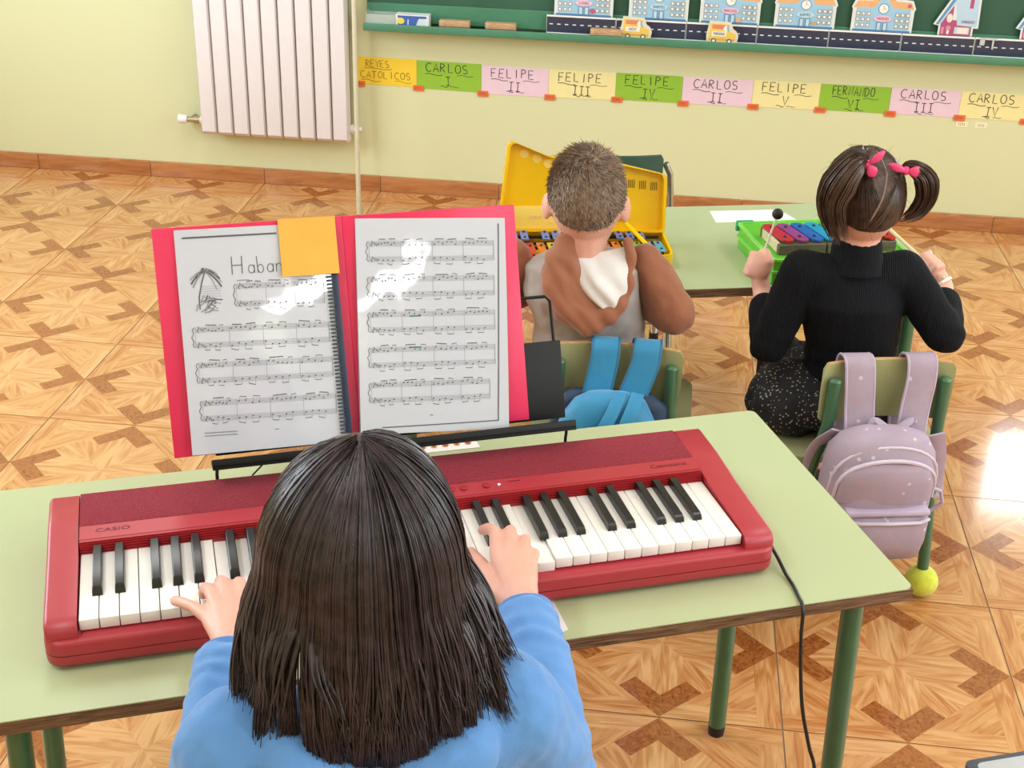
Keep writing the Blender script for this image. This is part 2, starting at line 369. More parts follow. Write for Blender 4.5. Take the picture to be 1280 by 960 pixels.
# ================================================================ blackboard, tray and what stands on it
BX0, BX1 = -1.062, 1.29
bd = thing('blackboard', 'dark green blackboard with a green chalk tray on the front wall', 'blackboard', (0, WALL_Y, .6))
m_green = mat('tray_green', '#4a8468', .5, var=.06, nscale=20); m_slate = mat('slate_green', '#2f5a48', .6, var=.12, nscale=5)
g = MB(); g.box((BX0, -.018, .085), (BX1, 0, 1.2)); obj('writing_surface', g, m_slate, bd, 0)
g = MB(); g.rbox((BX0, -.024, .024), (BX1, 0, .088), .002, 1); obj('lower_rail', g, m_green, bd)
g = MB(); g.rbox((BX0, -.024, 1.2), (BX1, 0, 1.24), .002, 1); obj('upper_rail', g, m_green, bd)
g = MB(); g.rbox((BX0, -.090, .006), (BX1, 0, .016), .002, 1); g.rbox((BX0, -.092, .004), (BX1, -.084, .030), .003, 2); obj('chalk_tray', g, m_green, bd)
TZ = .616; YT = WALL_Y
# clear plastic box
t = thing('plastic_box', 'clear plastic box at the left end of the chalk tray', 'box', (-1.0, YT-.055, TZ))
m_clear = mat('clear_plastic', '#d5e3dc', .15, var=.02, alpha=.38)
for nm, a, b in (('side', (-.055, -.026, 0), (-.053, .026, .05)), ('side', (.048, -.026, 0), (.05, .026, .038)), ('front', (-.055, -.026, 0), (.05, -.024, .044)), ('back', (-.055, .024, 0), (.05, .026, .044)), ('base', (-.055, -.026, 0), (.05, .026, .002))):
    g = MB(); g.box(a, b); obj(nm, g, m_clear, t, 0)
# chalk box
t = thing('chalk_box', 'small blue, white and yellow cardboard chalk box on the chalk tray', 'box', (-.892, YT-.058, TZ))
g = MB(); g.rbox((-.058, -.022, 0), (.058, .022, .047), .001, 1); obj('carton', g, flat('#e4e8ee'), t)
g = MB()
g.poly([(-.05, -.0224, .006), (.012, -.0224, .006), (.02, -.0224, .03), (.03, -.0224, .042), (-.03, -.0224, .04), (-.05, -.0224, .03)], 0)
g.poly([(-.052+.014*math.cos(q*PI/5)+.012, -.0227, .026+.011*math.sin(q*PI/5)) for q in range(10)], 1)
g.poly([(.035+.016*math.cos(q*PI/5), -.0227, .022+.014*math.sin(q*PI/5)) for q in range(10)], 2)
g.poly([(-.05, -.0226, .036), (.05, -.0226, .036), (.05, -.0226, .044), (-.05, -.0226, .044)], 0)
write(g, 'CHALK'[:0] or 'I', (-.012, -.0229, .022), (1,0,0), (0,0,1), .02, .004, mi=2)
obj('print', g, [flat('#3f66b8'), flat('#e8d55a'), flat('#cfe0ea')], t, 0)
m_er = wood('eraser_wood', '#b58a63', '#cda882', (20, 90), rough=.6, coords='Object'); m_felt = mat('eraser_felt', '#9c7a5c', .95, bump=.4)
for x, yy, lab in ((-.747, .057, 'wooden board eraser beside the blue chalk box'), (-.587, .057, 'wooden board eraser between another eraser and the paper road'), (-.226, .066, 'wooden board eraser standing in front of the paper road')):
    t = thing('board_eraser', lab, 'eraser', (x, YT-yy, TZ), group='board erasers on the tray')
    g = MB(); g.rbox((-.053, -.016, 0), (.053, .016, .012), .002, 1); obj('felt_pad', g, m_felt, t)
    g = MB(); g.rbox((-.053, -.016, .013), (.053, .016, .033), .002, 2); obj('wooden_grip', g, m_er, t)

def card_thing(name, label, cat, loc, outline, prints, mats, th=.0016, base='#f4f4f4', group=None, rough=.25):
    """cut-out card standing in the XZ plane facing -Y: outline = stock, prints = [(mat index, polygon)]"""
    t = thing(name, label, cat, loc, group=group)
    g = MB(); n = len(outline)
    g.loft([[(x, 0, z) for x, z in outline], [(x, -th, z) for x, z in outline]]); obj('card', g, flat(base, rough), t, 0)
    g = MB()
    for k, (mi, p) in enumerate(prints): g.poly([(x, -th-.0002-.00004*k, z) for x, z in p], mi)
    return t, g
def rect(x0, z0, x1, z1): return [(x0, z0), (x1, z0), (x1, z1), (x0, z1)]
def circ(cx, cz, r, n=14, rz=None): return [(cx+r*math.cos(2*PI*i/n), cz+(rz or r)*math.sin(2*PI*i/n)) for i in range(n)]
RD = .2375; rx0 = -.432
ROADN = ['first', 'second', 'third', 'fourth', 'fifth', 'sixth', 'seventh']
road_at = ['under the blue school card with the raised pink note', 'behind the bus reading HOY', 'behind the second yellow bus', 'right of the second bus', 'under the blue school card nearest the pink house', 'under the pink SABADO house', 'at the right edge of the photo']
m_road = [flat('#3d3f55', .3), flat('#e9ebf2', .3)]
for k in range(7):
    L_ = RD-.002
    pr = [(0, rect(.001, .008, L_-.001, .060))] + [(1, rect(.010+i*RD/9, .034, .022+i*RD/9, .0375)) for i in range(9)]
    t, g = card_thing('paper_road', 'laminated dark road strip with white dashes, ' + road_at[k], 'road strip', (rx0+k*RD, YT-.042-.0018*(k % 2), TZ), rect(0, 0, L_, .066), pr, None, group='paper road strips')
    obj('print', g, m_road, t, 0)
DAYS = ['LUNES', 'MARTES', 'MIERCOLES', 'JUEVES', 'VIERNES']
hx = [-.308, -.055, .184, .432, .685]
sm = [flat('#9fcbe8'), flat('#5d87b8'), flat('#e9b27c'), flat('#f3f1ea'), flat('#c9a97c'), flat('#e8c4dd'), flat('#bcdcf0'), flat('#c05d7a'), flat('#4f6f96')]
for k, d in enumerate(DAYS):
    w = .094; pr = [(1, rect(-w, .0, w, .006)), (0, rect(-w+.006, .006, w-.006, .080)),
        (0, [(-.045, .078), (.045, .078), (.0, .128)]), (2, [(-w-.004, .076), (-.030, .079), (-.004, .118), (-.004, .132), (-.04, .1), (-w+.008, .098)]), (2, [(w+.004, .076), (w-.008, .098), (.04, .1), (.004, .132), (.004, .118), (.030, .079)]),
        (1, circ(0, .075, .0175)), (3, circ(0, .075, .0150)), (8, rect(-.0007, .075, .0007, .086)), (8, rect(0, .0743, .008, .0757))]
    for sx in (-1, 1):
        for i in range(3):
            for j in range(3):
                cx, cz = sx*(.046+i*.0175), .020+j*.0185
                pr += [(4, rect(cx-.0062, cz-.0062, cx+.0062, cz+.0062)), (1, rect(cx-.005, cz-.005, cx+.005, cz+.005)), (3, rect(cx-.0038, cz-.0038, cx+.0038, cz+.0038))]
    pr += [(1, rect(-.017, .006, -.003, .031)), (6, rect(-.015, .006, -.005, .029)), (1, rect(.003, .006, .017, .031)), (6, rect(.005, .006, .015, .029)), (5 if k % 2 == 0 else 6, circ(0, .043, .030, 16, .0105))]
    if k == 0: pr.append((7, circ(.030, .018, .009)))
    if k == 2: pr.append((2, circ(.028, .014, .008)))
    if k == 3: pr.append((4, rect(.024, .012, .040, .022)))
    if k == 4: pr += [(7, circ(.082, .088, .006))]
    pos = ['leftmost', 'standing behind the bus reading HOY', 'standing behind the second yellow bus', 'with a small tan picture by its door', 'beside the pink house'][k]
    t, g = card_thing('school_card', 'laminated blue school building cut-out reading %s, %s' % (d, pos), 'card', (hx[k], YT-.034, TZ+.066), [(-w-.006, 0), (w+.006, 0), (w+.006, .07), (w+.010, .078), (w-.002, .105), (.045, .108), (0, .142), (-.045, .108), (-w+.002, .105), (-w-.010, .078), (-w-.006, .07)], pr, None, base='#dfe9ea', group='weekday school cards')
    add_text(g, d, .0125, Matrix.Translation((0, -.0056, .043)) @ Matrix.Rotation(PI/2, 4, 'X'), 7 if k % 2 == 0 else 8, sx=.9 if len(d) < 8 else .68)
    obj('print', g, sm, t, 0)
pm = [flat('#b2527c'), flat('#b9d3ea'), flat('#5f8fc4'), flat('#f1e3d6'), flat('#d88fae'), flat('#7a5a86')]
for k, (x, d) in enumerate(((.925, 'SABADO'), (1.19, 'DOMINGO'))):
    pr = [(0, rect(-.05, 0, .05, .05)), (0, [(-.05, .05), (-.014, .05), (-.016, .112)]), (4, rect(-.046, .004, -.038, .026)), (3, rect(-.028, .004, -.020, .026)), (3, circ(-.024, .056, .0095, 12, .0145)), (4, circ(-.024, .024, .008)), (1, rect(-.004, .006, .044, .028)), (3, rect(.006, .008, .040, .026)),
          (2, [(-.066, .034), (-.058, .034), (-.006, .126), (-.014, .132)]), (1, [(-.058, .034), (-.052, .034), (-.004, .118), (-.006, .126)]), (1, [(-.014, .132), (.06, .124), (.066, .030), (.002, .034)]), (0, rect(.034, .09, .046, .14))]
    t, g = card_thing('house_card', 'laminated pink house cut-out with pale blue roof reading %s%s' % (d, '' if k == 0 else ', cut off at the right edge'), 'card', (x, YT-.034, TZ+.066), [(-.056, 0), (.056, 0), (.056, .026), (.072, .026), (.068, .134), (-.016, .142), (-.074, .034), (-.056, .03)], pr, None, base='#dfe9ea', group='weekend house cards')
    add_text(g, d, .0135, Matrix.Translation((.036, -.0036, .046)) @ Matrix.Rotation(PI/2, 4, 'X'), 5, sx=.8)
    obj('print', g, pm, t, 0)
bm_ = [flat('#f0c95e'), flat('#e9a84e'), flat('#f6f2e6'), flat('#5b5a66'), flat('#d98a72'), flat('#8fb8d8')]
for k, (x, txt) in enumerate(((-.125, 'HOY'), (.165, 'MA\u00d1ANA'))):
    pr = [(0, [(-.046, .012), (.042, .012), (.044, .036), (.024, .044), (.020, .068), (-.042, .070)]), (1, rect(-.045, .014, .042, .020)), (4, rect(-.036, .052, .006, .066)), (2, circ(.012, .054, .010)), (5, [(.014, .046), (.022, .045), (.019, .064), (.012, .064)]), (2, rect(-.036, .028, .012, .044))]
    for cx in (-.028, .024): pr += [(3, circ(cx, .012, .009)), (2, circ(cx, .012, .005))]
    t, g = card_thing('bus_card', 'yellow laminated bus cut-out reading %s on the paper road' % txt, 'card', (x, YT-.060, TZ), [(-.052, 0), (.048, 0), (.054, .03), (.046, .046), (.034, .054), (.026, .076), (-.046, .078), (-.054, .03)], pr, None, base='#e6dfc8', group='yellow bus cards')
    add_text(g, txt, .014, Matrix.Translation((-.012, -.0032, .036)) @ Matrix.Rotation(PI/2, 4, 'X'), 3, sx=.9 if k == 0 else .62)
    obj('print', g, bm_, t, 0)
t = thing('tape_clip', 'crumpled clear tape on the paper road right of the SABADO house', 'tape', (1.035, YT-.048, TZ+.06))
g = MB(); g.rbox((-.03, -.004, 0), (.028, .010, .006), .001, 1); g.rbox((-.028, -.004, -.018), (-.012, -.002, .004), .001, 1); g.rbox((.012, -.004, -.03), (.018, -.002, .004), .0008, 1)
obj('tape', g, mat('tape', '#e8eae6', .2, alpha=.6), t)
t = thing('chalk_stick', 'short white chalk piece on the chalk tray', 'chalk', (-.40, YT-.075, TZ+.005)); g = MB(); g.tube([(-.022, 0, 0), (.022, 0, 0)], .005, 10); obj('stick', g, flat('#f0f0ea', .8), t)
t = thing('chalk_stick', 'white chalk crumb on the tray left of the second bus', 'chalk', (.09, YT-.075, TZ+.005)); g = MB(); g.tube([(-.006, 0, 0), (.006, 0, 0)], .005, 10); obj('stick', g, flat('#f0f0ea', .8), t)

# ================================================================ row of name cards on the wall
KING = [('REYES|CATOLICOS', 'y'), ('CARLOS|!', 'g'), ('FELIPE|!!', 'p'), ('FELIPE|!!!', 'c'), ('FELIPE|!V', 'g'), ('CARLOS|!!', 'p'), ('FELIPE|V', 'c'), ('FERNANDO|V!', 'g'), ('CARLOS|!!!', 'p'), ('CARLOS|!V', 'c')]
KCOL = {'y': '#f2cf3a', 'g': '#93c23c', 'p': '#ebcfe2', 'c': '#f0e7a8'}
KN = {'y': 'yellow', 'g': 'green', 'p': 'pink', 'c': 'cream'}
kx = [-1.11, -.891, -.659, -.420, -.184, .048, .290, .519, .757, .990, 1.21]; kz = [.396, .392, .386, .387, .393, .393, .396, .399, .400, .400, .400]
kt = [.493, .491, .487, .485, .487, .487, .489, .489, .491, .491, .49]
m_ink = flat('#33322f', .7); m_ink2 = flat('#8a7a2c', .7); m_tag = flat('#e8703c', .6)
tagm = MB(); tagm.rbox((-.019, -.0035, -.010), (.019, 0, .010), .0008, 1); tmesh = mesh_of('tag_paper', tagm, m_tag)
for k, (txt, c) in enumerate(KING):
    x0, x1 = kx[k], kx[k+1]-.001; a, b = txt.split('|'); w, h = x1-x0, kt[k]-kz[k]
    rt_ = b.replace('!', 'I')
    nm = a + ' ' + rt_
    t = thing('name_card', '%s wall card handwritten %s' % (KN[c], nm), 'card', ((x0+x1)/2, WALL_Y, (kz[k]+kt[k])/2), group='handwritten name cards under the board')
    g = MB(); z1a = (kt[k+1]-kt[k])/2; z0a = (kz[k+1]-kz[k])/2
    ol = [(-w/2, -h/2), (w/2, -h/2+z0a), (w/2, h/2+z1a), (-w/2, h/2)]
    g.loft([[(x, 0, z) for x, z in ol], [(x, -.0018, z) for x, z in ol]]); obj('card', g, flat(KCOL[c], .55), t, 0)
    g = MB(); E = ((1, 0, 0), (0, 0, 1)); y = -.0022; lw = .0028
    if k == 0:
        write(g, a, (-.03, y, .026), *E, .024, lw, width=.09); write(g, b, (0, y, -.014), *E, .024, lw, width=.185)
        squiggle(g, (-.08, .008), (.02, .008), .002, *E, (0, y, 0), .0023); squiggle(g, (-.09, -.034), (-.02, -.036), .003, *E, (0, y, 0), .0023); squiggle(g, (.03, -.034), (.09, -.036), .003, *E, (0, y, 0), .0018)
    else:
        nw = .158 if len(a) < 8 else .145
        write(g, a, (-.004, y, .026), *E, .030, lw, width=nw); write(g, b, (.002, y, -.019), *E, .031, lw, width=.022*len(b) + .004)
        squiggle(g, (-nw/2-.006, .003), (-.024, .001), .0024, *E, (0, y, 0), .0023); squiggle(g, (.028, .001), (nw/2+.008, .003), .0024, *E, (0, y, 0), .0018)
        squiggle(g, (-.03, -.038), (-.004, -.040), .002, *E, (0, y, 0), .0023); squiggle(g, (.006, -.040), (.034, -.038), .002, *E, (0, y, 0), .0018)
    obj('handwriting', g, m_ink2 if k == 0 else m_ink, t, 0)
for k in range(11):
    where = ('left of the %s card %s' % (KN[KING[0][1]], 'REYES CATOLICOS')) if k == 0 else 'at the lower right corner of card ' + KING[k-1][0].replace('|', ' ').replace('!', 'I')
    x = kx[k] + (.006 if k else .012)
    t = thing('orange_tag', 'small orange date tag ' + where, 'tag', (x, WALL_Y-.0018, kz[k]+.0), group='orange date tags'); link('tag_paper', tmesh, t)
    g = MB(); write(g, '1Z11'[k % 2:] + '1', (0, -.0038, 0), (1,0,0), (0,0,1), .009, .0012, width=.026); obj('handwriting', g, m_ink, t, 0)
for x, lab in ((1.008, 'small cream date tag under card CARLOS IV, the left one'), (1.073, 'small cream date tag under card CARLOS IV, the right one')):
    t = thing('cream_tag', lab, 'tag', (x, WALL_Y, .377), group='cream date tags'); g = MB(); g.rbox((-.020, -.0015, -.010), (.020, 0, .010), .0005, 1); obj('tag_paper', g, flat('#f3ecc8', .6), t)
    g = MB(); write(g, '1Z11', (0, -.0018, 0), (1,0,0), (0,0,1), .009, .0012, width=.024); obj('handwriting', g, m_ink, t, 0)

# ================================================================ tables
m_lam = mat('green_laminate', '#b4bf97', .34, var=.02, nscale=4, bump=.03, bscale=300)
m_ply = wood('plywood_edge', '#4e3526', '#8b6a50', (12, 260), rough=.6, coords='Object')
m_tube = mat('green_tube', '#3d6a4c', .35, var=.06, nscale=40, spec=.5, coat=.3)
m_black = mat('black_rubber', '#1a1a1c', .6)
def table(name, label, loc, rotz, L_, D, H, legs, splay=.02):
    """origin at the front right corner; runs -x and +y"""
    t = thing(name, label, 'table', loc, rotz)
    g = MB(); g.rbox((-L_, 0, H-.020), (0, D, H-.0015), .0006, 1); core = obj('plywood_core', g, m_ply, t)
    g = MB(); n = 6; rr = .012; o = []
    for cx, cy, a0 in ((-rr, rr, -90), (-rr, D-rr, 0), (-L_+rr, D-rr, 90), (-L_+rr, rr, 180)):
        o += [(cx+rr*math.cos(rad(a0+90*i/n)), cy+rr*math.sin(rad(a0+90*i/n))) for i in range(n+1)]
    g.loft([[(x, y, H-.0015) for x, y in o], [(x, y, H) for x, y in o]]); obj('laminate_top', g, m_lam, t, 30)
    for x, y, fx_, fy_ in legs:
        g = MB(); g.tube([(x, y, H-.022), (x+fx_, y+fy_, .02)], .0150, 18); lg = obj('leg', g, m_tube, t)
        g = MB(); g.tube([(x+fx_, y+fy_, .02), (x+fx_, y+fy_, 0)], [.0152, .0140], 18); obj('foot_cap', g, m_black, lg)
    ys = sorted(set(l[1] for l in legs)); xs = sorted(set(l[0] for l in legs))
    for x in xs:
        g = MB(); g.tube([(x, ys[0], H-.045), (x, ys[-1], H-.045)], .011, 12); obj('side_rail', g, m_tube, t)
    g = MB(); g.tube([(xs[0], ys[-1], H-.045), (xs[-1], ys[-1], H-.045)], .011, 12); obj('long_rail', g, m_tube, t)
    return t
TA = rad(22.2); TH = .582
table('school_table', 'light green school table under the red keyboard', (.378, 1.53, 0), TA, 1.20, .517, TH,
      [(-.063, .040, .020, .0), (-.062, .405, .006, -.004), (-1.14, .040, -.02, .0), (-1.14, .405, -.02, 0)])
TB = rad(15.5); TH2 = .55
table('school_table', 'light green school table in front of the two small children', (.6245, 2.7435, 0), TB, 1.20, .505, TH2,
      [(-.055, .045, .010, 0), (-.055, .455, .010, 0), (-1.14, .045, -.01, .0), (-1.14, .455, -.01, 0)])

# ================================================================ the red keyboard
KA = .3848; KO = (-.6721, 1.1812, TH)
m_red = mat('red_plastic', '#ab303d', .38, var=.02); m_redd = mat('red_step_plastic', '#a02028', .45, var=.02)
m_fab = mat('red_speaker_fabric', '#93283a', .9, var=.30, nscale=420, bump=.8, bscale=900)
m_wk = mat('white_key_plastic', '#f2f1ef', .25, var=.01); m_bk = mat('black_key_plastic', '#1b1b1d', .28, var=.03)
kb = thing('electric_keyboard', 'red electric piano keyboard on the near green table', 'keyboard', KO, KA)
KW, KD = .935, .292
def slab(name, x0, x1, prof, mt, bevel_round=0):
    g = MB(); g.loft([[(x0, y, z) for y, z in prof], [(x1, y, z) for y, z in prof]]); return obj(name, g, mt, kb, 30)
# lower case with rounded vertical corners
g = MB(); o = []; rr = .022
for cx, cy, a0 in ((KW-rr, rr, -90), (KW-rr, KD-rr, 0), (rr, KD-rr, 90), (rr, rr, 180)):
    o += [(cx, cy, rr, rad(a0+90*i/7)) for i in range(8)]
def ring(d, z): return [(cx+(r-d)*math.cos(q), cy+(r-d)*math.sin(q), z) for cx, cy, r, q in o]
g.loft([ring(.006, .004), ring(.001, .008), ring(0, .014), ring(0, .0215)]); obj('lower_case', g, m_red, kb, 50)
g = MB(); g.loft([ring(.0012, .0215), ring(.0012, .0228)]); obj('case_seam', g, mat('dark_red_seam', '#6d1418', .5), kb, 30)
g = MB(); g.loft([ring(0, .0228), ring(0, .036), ring(.0015, .0395), ring(.004, .041)]); obj('upper_case', g, m_red, kb, 50)
# cheeks at both ends
for s_, x0, x1 in ((-1, .0015, .0405), (1, .8895, .9335)):
    g = MB(); e = .005
    def sec(x, d):
        pr = [(rr*.35+d, .038), (rr*.35+d, .050-d), (.014+d, .0575-d), (.03, .0605-d), (.14, .0665-d), (.21, .0735-d), (KD-.014-d, .075-d), (KD-.004-d, .066-d), (KD-.004-d, .038)]
        return [(x, y, z) for y, z in pr]
    rs = [sec(x0, e), sec(x0+e*.4, e*.3), sec(x0+e, 0), sec(x1-.0005, 0)] if s_ < 0 else [sec(x0+.0005, 0), sec(x1-e, 0), sec(x1-e*.4, e*.3), sec(x1, e)]
    # pull the outer sections in at the corners so the plan is rounded
    def rnd(r):
        out = []
        for x, y, z in r:
            dd = 0
            if y < rr: dd = rr-math.sqrt(max(0, rr*rr-(rr-y)**2))
            if y > KD-rr: dd = rr-math.sqrt(max(0, rr*rr-(y-KD+rr)**2))
            out.append((min(max(x, dd), KW-dd), y, z))
        return out
    g.loft([rnd(r) for r in rs]); obj('end_cheek', g, m_red, kb, 45)
kx0, kx1 = .0415, .8885
slab('key_bed', kx0, kx1, [(.02, .038), (.02, .040), (.165, .040), (.165, .038)], m_black)
# ridged step behind the keys
pr = [(.158, .040)]
for i in range(5): z = .0595+i*.0026; pr += [(.1585+i*.0016, z), (.1600+i*.0016, z+.0006), (.1600+i*.0016, z+.0020), (.1585+i*.0016, z+.0026)]
pr += [(.168, .073), (.184, .073), (.184, .040)]
slab('ridged_step', kx0, kx1, pr, m_redd)
slab('control_strip', kx0, kx1, [(.170, .070), (.170, .0735), (.1985, .0752), (.1985, .060)], m_red)
slab('speaker_panel', kx0, kx1, [(.199, .060), (.199, .0747), (.2015, .0757), (KD-.012, .0757), (KD-.006, .070), (KD-.006, .040)], m_fab)
# keys
NW = 36; WP = (kx1-kx0)/NW
g = MB(); g.rbox((.0005, .018, .0435), (WP-.0005, .159, .0585), .0012, 2); wkm = mesh_of('white_key', g, m_wk)
for k in range(NW): link('white_key', wkm, kb, (kx0+k*WP, 0, 0 if k not in (7, 8, 24) else -.004))
g = MB(); g.loft([[(-.0062, .064, .058), (.0062, .064, .058), (.0062, .160, .058), (-.0062, .160, .058)], [(-.0060, .0660, .064), (.0060, .0660, .064), (.0060, .160, .064), (-.0060, .160, .064)],
                  [(-.0052, .0700, .0680), (.0052, .0700, .0680), (.0052, .160, .0690), (-.0052, .160, .0690)], [(-.0044, .0715, .0688), (.0044, .0715, .0688), (.0044, .160, .0697), (-.0044, .160, .0697)]]); bkm = mesh_of('black_key', g, m_bk, 30)
for k in range(NW-1):
    if k % 7 in (0, 1, 3, 4, 5): link('black_key', bkm, kb, (kx0+(k+1)*WP + {0: -.0016, 1: .0016, 3: -.002, 4: 0, 5: .002}[k % 7], 0, 0))
# lettering, buttons and led on the control strip
SL = math.atan2(.0017, .0285)
def on_strip(x, y): return Matrix.Translation((x, y, .0735+(y-.170)*.0596+.0004)) @ Matrix.Rotation(SL, 4, 'X')
m_let = mat('engraved_lettering', '#5e1118', .5)
g = MB(); add_text(g, 'CASIO', .0105, on_strip(.083, .186), sx=1.45); obj('lettering', g, m_let, kb, 0)
g = MB(); add_text(g, 'Casiotone', .0115, on_strip(.846, .186), sx=1.15); obj('lettering', g, m_let, kb, 0)
for x in (.529, .547, .579):
    g = MB(); g.tube([(0, 0, 0), (0, 0, .0015), (0, 0, .002)], [.0052, .0052, .0042], 18); b_ = obj('button', g, m_redd, kb); b_.matrix_local = on_strip(x, .186)
g = MB(); g.tube([(0, 0, 0), (0, 0, .0006)], .0016, 10); b_ = obj('indicator_light', g, mat('led_white', '#ffffff', .3, emis=3), kb); b_.matrix_local = on_strip(.597, .186)
g = MB()
for i in range(4): add_text(g, 'I' if i else '. . .', .004, on_strip(.63+i*.016, .184)); 
g2 = MB(); g2.box((.610, .1900, .0750), (.628, .1908, .0754)); g.add(g2.V, g2.F); obj('lettering', g, m_let, kb, 0)
for x in (.05, .88):
    for y in (.03, .26):
        g = MB(); g.tube([(x, y, 0), (x, y, .005)], .009, 12); obj('rubber_foot', g, m_black, kb)
# power cord
def smooth_path(P, n=6):
    P = [Vector(p) for p in P]; out = []
    for i in range(len(P)-1):
        p0, p1, p2, p3 = P[max(i-1, 0)], P[i], P[i+1], P[min(i+2, len(P)-1)]
        for k in range(n):
            t = k/n; out.append(.5*((2*p1)+(p2-p0)*t+(2*p0-5*p1+4*p2-p3)*t*t+(-p0+3*p1-3*p2+p3)*t**3))
    return out + [P[-1]]
g = MB(); g.tube(smooth_path([(.165, 1.67, .602), (.182, 1.60, .600), (.197, 1.556, .595), (.208, 1.528, .587), (.217, 1.505, .5850), (.223, 1.478, .5850), (.2255, 1.466, .5850), (.2275, 1.457, .575), (.229, 1.453, .54), (.236, 1.452, .48), (.246, 1.452, .42), (.262, 1.452, .36), (.276, 1.45, .31), (.292, 1.45, .15), (.30, 1.44, .02), (.31, 1.40, .0035), (.36, 1.2, .0035), (.45, .9, .0035)], 8), .0026, 8)
tag(obj('power_cord', g, mat('cord_black', '#15161a', .4)), 'black power cord from the red keyboard hanging over the table edge', 'cord')
def sheet(name, label, pts, z, mt, print_fn=None, pm_=None):
    c = Vector((sum(p[0] for p in pts)/4, sum(p[1] for p in pts)/4, z)); t = thing(name, label, 'paper', c)
    g = MB(); g.loft([[(p[0]-c.x, p[1]-c.y, 0) for p in pts], [(p[0]-c.x, p[1]-c.y, .0008) for p in pts]]); obj('sheet', g, mt, t, 0)
    if print_fn:
        g = MB(); print_fn(g, [Vector((p[0]-c.x, p[1]-c.y, .001)) for p in pts]); obj('print', g, pm_, t, 0)
    return t
m_paper = mat('paper', '#f3f3f4', .7, var=.01)
def pics(g, p):
    for i in range(6):
        u = (i+.6)/6.4; c = p[0].lerp(p[1], u).lerp(p[3].lerp(p[2], u), .5)
        g.poly([(c.x+.0055*math.cos(q), c.y+.006*math.sin(q), c.z) for q in [2*PI*j/8 for j in range(8)]], i % 2)
        g.poly([(c.x+.003*math.cos(q), c.y+.003*math.sin(q), c.z+.0002) for q in [2*PI*j/6 for j in range(6)]], 2)
sheet('picture_strip', 'white paper strip with small orange pictures behind the keyboard', [(-.355, 1.762, 0), (-.247, 1.806, 0), (-.262, 1.836, 0), (-.369, 1.792, 0)], TH, m_paper, pics, [flat('#e3a04c'), flat('#d9704f'), flat('#8a5a3c')])
sheet('paper_sheet', 'white paper sheet partly under the front of the red keyboard', [(-.175, 1.330, 0), (-.088, 1.352, 0), (-.071, 1.367, 0), (-.105, 1.44, 0)][:2] + [(-.071, 1.366, 0), (-.108, 1.452, 0)], TH, mat('paper_lilac', '#e6e4f2', .7, var=.01))

# ================================================================ music stand, folder, sheet music
fy, ft = .399, .368
FR = Vector((math.cos(fy), math.sin(fy), 0)); FB = Vector((-math.sin(fy), math.cos(fy), 0)); FU = math.sin(ft)*FB + math.cos(ft)*Vector((0, 0, 1)); FN = FR.cross(FU)
FO = Vector((-.394, 1.609, .693)); FM = axes_mat(FO, FR, FU, FN)
m_blk = mat('black_stand_plastic', '#0e0f11', .5, var=.05, spec=.3)
st = thing('music_stand', 'black music rest behind the red keyboard holding the pink folder', 'music stand', mw=FM)
g = MB(); g.rbox((-.196, -.004, -.010), (.308, .110, -.004), .0015, 2); obj('back_plate', g, m_blk, st)
g = MB(); g.rbox((-.203, -.016, -.012), (.313, -.0105, .030), .0015, 2); obj('ledge', g, m_blk, st)
g = MB(); g.rbox((-.203, -.0185, .026), (.313, -.004, .030), .0012, 2); obj('ledge_lip', g, m_blk, st)
wl = [(-.186, .1, -.008), (-.188, .168, -.008), (-.182, .175, -.008), (.290, .175, -.008), (.297, .168, -.008), (.299, .1, -.008)]
g = MB(); g.tube(wl, .0024, 8); obj('wire_hoop', g, m_blk, st)
Mi = FM.inverted()
def kbw(u, v, z): return Matrix.Translation(KO) @ Matrix.Rotation(KA, 4, 'Z') @ Vector((u, v, z))
for a, u, dx in ((-.196, .222, 0), (.306, .726, .002)):
    q = Mi @ kbw(u, .2945, .075); q2 = Mi @ kbw(u, .2945, .035)
    g = MB(); g.tube([(a, -.014, .004), tuple((Vector((a, -.02, .004))+q)/2), tuple(q), tuple(q2)], .0024, 8); obj('support_wire', g, m_blk, st)
for a in (-.125,):
    q = Mi @ kbw(.270, .2945, .068); g = MB(); g.tube([(a, -.014, .0), tuple(q)], .0013, 6); obj('support_wire', g, m_blk, st)

m_pink = mat('pink_plastic', '#e32b5c', .35, var=.03, bump=.05, bscale=400); 
m_slv = mat('plastic_sleeve', '#c9cddb', .30, var=.015, nscale=8, bump=.45, bscale=15, coat=1, coat_r=.04)
m_prt = flat('#55565e', .5); m_prt2 = flat('#8d9099', .5)
fo = thing('folder', 'open bright pink folder with sheet music on the music rest', 'folder', mw=FM)
g = MB(); g.rbox((-.251, 0, 0), (-.012, .310, .0022), .001, 2); obj('cover', g, m_pink, fo)
g = MB(); g.rbox((.004, 0, 0), (.251, .310, .0022), .001, 2); obj('cover', g, m_pink, fo)
g = MB(); g.rbox((-.012, .0, -.001), (.004, .310, .0014), .0005, 1); obj('spine', g, m_pink, fo)
PZ = .0034
def pz(x, y): return .0105*(1-(y/.303)**2)+.0022*math.sin(x/.214*PI)
def page(name, ox, oy, w, h, rot):
    M = Matrix.Translation((ox, oy, PZ)) @ Matrix.Rotation(rot, 4, 'Z')
    g = MB(); nx, ny = 14, 20; vs = []
    for j in range(ny+1):
        for i in range(nx+1):
            x, y = w*i/nx, h*j/ny; vs.append((x, y, pz(x, y)))
    fs = [(j*(nx+1)+i, j*(nx+1)+i+1, (j+1)*(nx+1)+i+1, (j+1)*(nx+1)+i) for j in range(ny) for i in range(nx)]
    n0 = len(vs); b = [(0,0),(w,0),(w,h),(0,h)]; g.add(vs, fs); g.box((0, 0, -.001), (w, h, -.0002))
    o = obj(name, g, m_slv, fo, 60); o.matrix_local = M; return o
